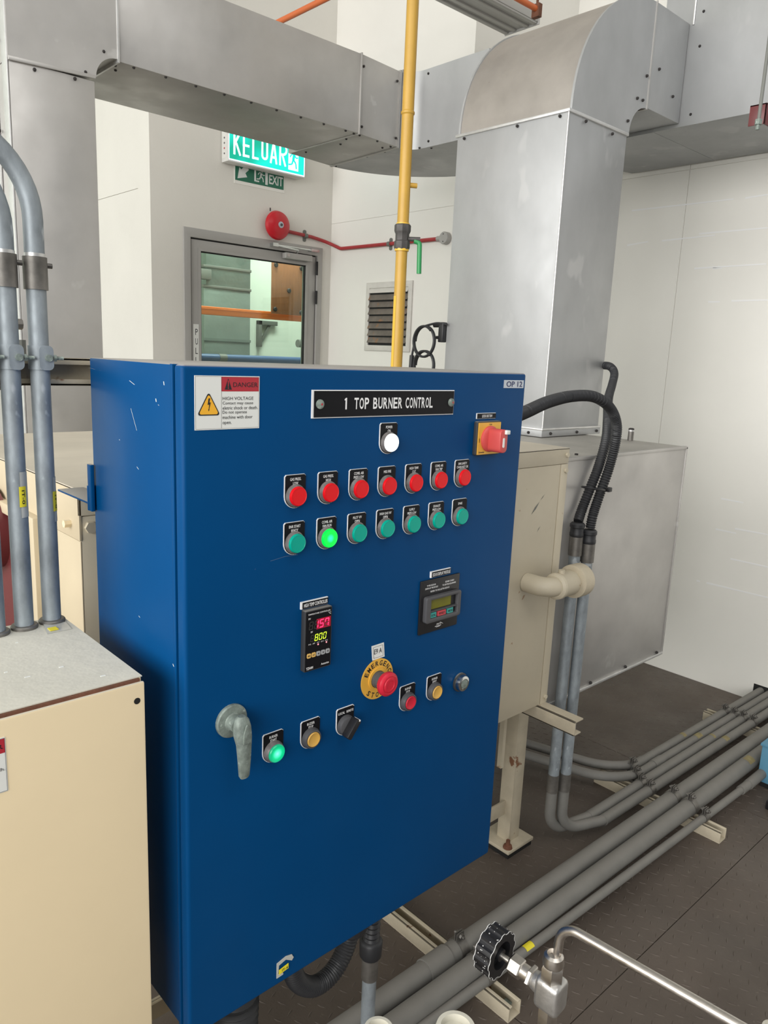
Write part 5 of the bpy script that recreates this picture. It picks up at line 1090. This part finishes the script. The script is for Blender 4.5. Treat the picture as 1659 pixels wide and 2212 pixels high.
hp = [(0.598, 0.80, 0.562), (0.596, 0.805, 0.50), (0.610, 0.81, 0.445), (0.650, 0.815, 0.405), (0.695, 0.82, 0.405), (0.727, 0.825, 0.440), (0.735, 0.825, 0.500), (0.735, 0.825, 0.562)]
part('hose', G().tube(spline(hp, 12), 0.0160, 16, ribs=(0.006, 0.0014)), 'rubber', t)
part('hose_gland', G().lathe((0.735, 0.825, 0.455), (0, 0, 1), [(0.022, 0), (0.025, 0.004), (0.025, 0.060), (0.022, 0.064)], 18), 'rubber', t)
part('hose_gland', G().lathe((0.598, 0.80, 0.525), (0, 0, 1), [(0.022, 0), (0.025, 0.004), (0.025, 0.036)], 18), 'rubber', t)
t = thing('frame_bar', 'grey flat bar showing between the cream box and the panel underside', 'bar', (0.45, 0.95, 0.39))
part('bar', G().box(0.33, 0.62, 0.950, 0.956, 0.372, 0.400), 'cream_mid', t, bevel=0.001)
part('bar_leg', G().box(0.60, 0.62, 0.956, 0.962, 0.0, 0.400), 'galv_dull', t, bevel=0.001)

# ================================================================== STEEL NEEDLE VALVE
nv = thing('needle_valve', 'stainless needle valve and bent tube with black knob, lower right', 'valve', (0.80, 0.47, 0.0))
vb = Vector((0.795, 0.478, 0.556))
up = Vector((0, 0, 1)); ay = Vector((-0.008, 0.095, 0.005)).normalized()
tz = 0.655
tubep = bend([(vb.x + 0.006, vb.y, vb.z + 0.03), (vb.x + 0.012, vb.y, tz), (vb.x + 0.045, 0.02, tz + 0.012)], 0.026, 12)
part('outlet_tube', G().tube(tubep, 0.0065, 18), 'stainless', nv)
part('top_nut', G().lathe(vb + up * 0.014, up, [(0.0140, 0), (0.0162, 0.004), (0.0162, 0.025), (0.0140, 0.029)], 6).lathe(vb + up * 0.042, up, [(0.0140, 0), (0.0150, 0.004), (0.0132, 0.014), (0.0095, 0.017), (0.0072, 0.012)], 20), 'stainless', nv)
rt = ay.cross(up).normalized()
BF = Fr(vb, rt, up, ay)
part('valve_body', G().prism(BF, rrect(-0.0175, 0.0175, -0.026, 0.022, 0.009, 4), -0.019, 0.017), 'stainless_cast', nv, bevel=0.006, seg=3)
part('body_boss', G().lathe(vb, ay, [(0.015, 0.010), (0.0140, 0.020), (0.0125, 0.026)], 20), 'stainless_cast', nv)
part('lock_nut', G().lathe(vb + ay * 0.026, ay, [(0.0150, 0), (0.0165, 0.0015), (0.0165, 0.0060), (0.0150, 0.0075)], 6), 'stainless', nv)
part('bonnet', G().lathe(vb + ay * 0.032, ay, [(0.0110, 0), (0.0110, 0.014)], 20).lathe(vb + ay * 0.045, ay, [(0.0130, 0), (0.0145, 0.0015), (0.0145, 0.0175), (0.0125, 0.020)], 6), 'stainless', nv)
part('stem', G().cyl(vb + ay * 0.062, vb + ay * 0.095, 0.0042, 14), 'stainless', nv)
kp = vb + ay * 0.080
kf = Fr(kp, rt, up, ay)
pro, edge = [], []
for k in range(144):
    a_ = 2 * PI * k / 144; r_ = 0.0332 + 0.0013 * max(-1, min(1, 1.8 * math.cos(12 * a_))); pro.append((r_ * math.cos(a_), r_ * math.sin(a_)))
inn = circ(0, 0, 0.0205, 144)
kn = part('knob', G().ring(kf, pro, inn, 0.0, 0.026).prism(kf, circ(0, 0, 0.021, 36), 0.010, 0.024).cyl(kp + ay * 0.0, kp + ay * 0.014, 0.009, 18), 'black_plastic', nv, bevel=0.0)
sc2 = lambda P, s: [(a_ * s, b_ * s) for a_, b_ in P]
part('chalk_edge', G().ring(kf, sc2(pro, 1.006), sc2(pro, 0.992), -0.0003, 0.0005).ring(kf, sc2(pro, 1.006), sc2(pro, 0.992), 0.0253, 0.0263), 'chalk', kn, label='white chalky wear on the knob rim')
g = G(); rng = random.Random(3)
for k in range(34):
    a_ = rng.uniform(0.9, 4.2); r_ = 0.0332 + 0.0013 * max(-1, min(1, 1.8 * math.cos(12 * a_))) + 0.0003; hh = rng.uniform(0.002, 0.023); s_ = rng.uniform(0.0003, 0.0010)
    c = kf.pt(r_ * math.cos(a_), r_ * math.sin(a_), hh); g.lathe(c, (c - (kp + ay * hh)), [(s_, -0.0004), (s_, 0.0002)], 6)
part('chalk_speck', g, 'chalk', kn, kind='stuff')
part('bottom_nut', G().lathe(vb - up * 0.056, up, [(0.0085, 0), (0.0145, 0.004), (0.0150, 0.028), (0.0140, 0.034)], 6), 'stainless', nv)
part('inlet_tube', G().cyl((vb.x, vb.y, 0.0), vb - up * 0.055, 0.0065, 16), 'stainless', nv)
part('size_mark', text(G(), 'SS 316', Fr(vb + rt * 0.0163, up, -ay, rt), -0.018, 0.006, -0.004, 0.002, 0.0002, 0.01), 'galv_edge', nv, smooth=False)

# pale rings of fittings at the bottom edge
def ringfit(px, py, y, r, label):
    c = at_y(px, py, y); t = thing('pipe_fitting', label, 'pipe fitting', (c.x, c.y, 0))
    part('rim', G().lathe((c.x, c.y, c.z - 0.03), up, [(r * 0.98, 0), (r, 0.004), (r, 0.026), (r * 0.94, 0.030), (r * 0.74, 0.030), (r * 0.70, 0.022)], 36), 'ring_cream', t)
    part('standpipe', G().cyl((c.x, c.y, 0), (c.x, c.y, c.z - 0.028), r * 0.82, 24), 'ring_cream', t)
    return t
ringfit(985, 2218, 0.42, 0.0215, 'round cream pipe fitting cut by the bottom edge, left of the steel valve')
ringfit(818, 2222, 0.55, 0.0190, 'round pale pipe fitting at the bottom edge, below the galvanised conduit')
ringfit(1672, 2222, 0.36, 0.0215, 'round pale fitting in the bottom right corner')

# ================================================================== OVERHEAD
t = thing('cable_trunking', 'long grey grooved lighting trunking under the ceiling, above the duct bend', 'trunking', (2.5, 2.64, 3.0))
part('trunk_body', G().box(-1.0, 3.24, 2.545, 2.745, 3.006, 3.075), 'trunk_grey', t, bevel=0.003)
for y in (2.56, 2.61, 2.685, 2.735): part('rib', G().box(-1.0, 3.235, y - 0.011, y + 0.011, 2.998, 3.008), 'trunk_grey', t, bevel=0.002)
part('end_cap', G().box(3.24, 3.246, 2.54, 2.75, 2.996, 3.078), 'trunk_grey', t)
for x in (0.4, 2.0, 3.1): part('hanger', G().cyl((x, 2.645, 3.07), (x, 2.645, 4.6), 0.006, 8), 'zinc', t)
t = thing('orange_conduit', 'orange conduit crossing above the long duct span, top left', 'conduit', (2.3, 3.3, 3.0))
p, q = at_x(600, 45, 2.25), at_x(712, -3, 2.25); zo = (p.z + q.z) / 2
part('tube', G().tube([(2.25, 2.2, zo), (2.25, 4.17, zo)], 0.013, 12), 'orange_paint', t)
part('end_socket', G().cyl((2.25, 4.12, zo), (2.25, 4.179, zo), 0.019, 14), 'orange_paint', t)
t = thing('orange_conduit', 'orange conduit with bracket beside the grey trunking, top right', 'conduit', (2.9, 2.40, 3.1))
p, q = at_y(1105, -3, 2.42), at_y(1160, 20, 2.42)
part('tube', G().tube([(1.6, 2.42, q.z), (q.x + 0.02, 2.42, q.z), (q.x + 0.5, 2.42, q.z + 0.0)], 0.013, 12) if False else G().tube([(1.6, 2.42, q.z), (q.x, 2.42, q.z)], 0.013, 12), 'orange_paint', t)
part('bracket', G().box(q.x - 0.012, q.x + 0.012, 2.400, 2.44, q.z - 0.035, q.z + 0.02).cyl((q.x, 2.42, q.z), (q.x, 2.42, 4.6), 0.006, 8), 'rust', t)
t = thing('hanger_bracket', 'maroon steel hanger arm with threaded rod at the right edge', 'bracket', (2.2, 0.97, 2.07))
hy = 0.975; q = at_y(1640, 250, hy); RX = at_y(1643, 228, hy - 0.026).x
part('arm', G().box(q.x - 0.012, q.x + 0.75, hy - 0.022, hy - 0.018, q.z - 0.026, q.z + 0.026).box(q.x - 0.012, q.x + 0.75, hy - 0.022, hy + 0.022, q.z + 0.022, q.z + 0.026).box(q.x - 0.012, q.x - 0.008, hy - 0.022, hy + 0.022, q.z - 0.026, q.z + 0.026), 'maroon', t, bevel=0.0008)
part('threaded_rod', G().cyl((RX, hy - 0.026, q.z - 0.028), (RX, hy - 0.026, 4.6), 0.0045, 10), 'bracket_grey', t)
part('nut', G().cyl((RX, hy - 0.026, q.z - 0.040), (RX, hy - 0.026, q.z - 0.027), 0.0095, 6), 'zinc', t)
part('rod_end', G().cyl((RX, hy - 0.026, q.z - 0.052), (RX, hy - 0.026, q.z - 0.038), 0.0055, 8), 'zinc', t)
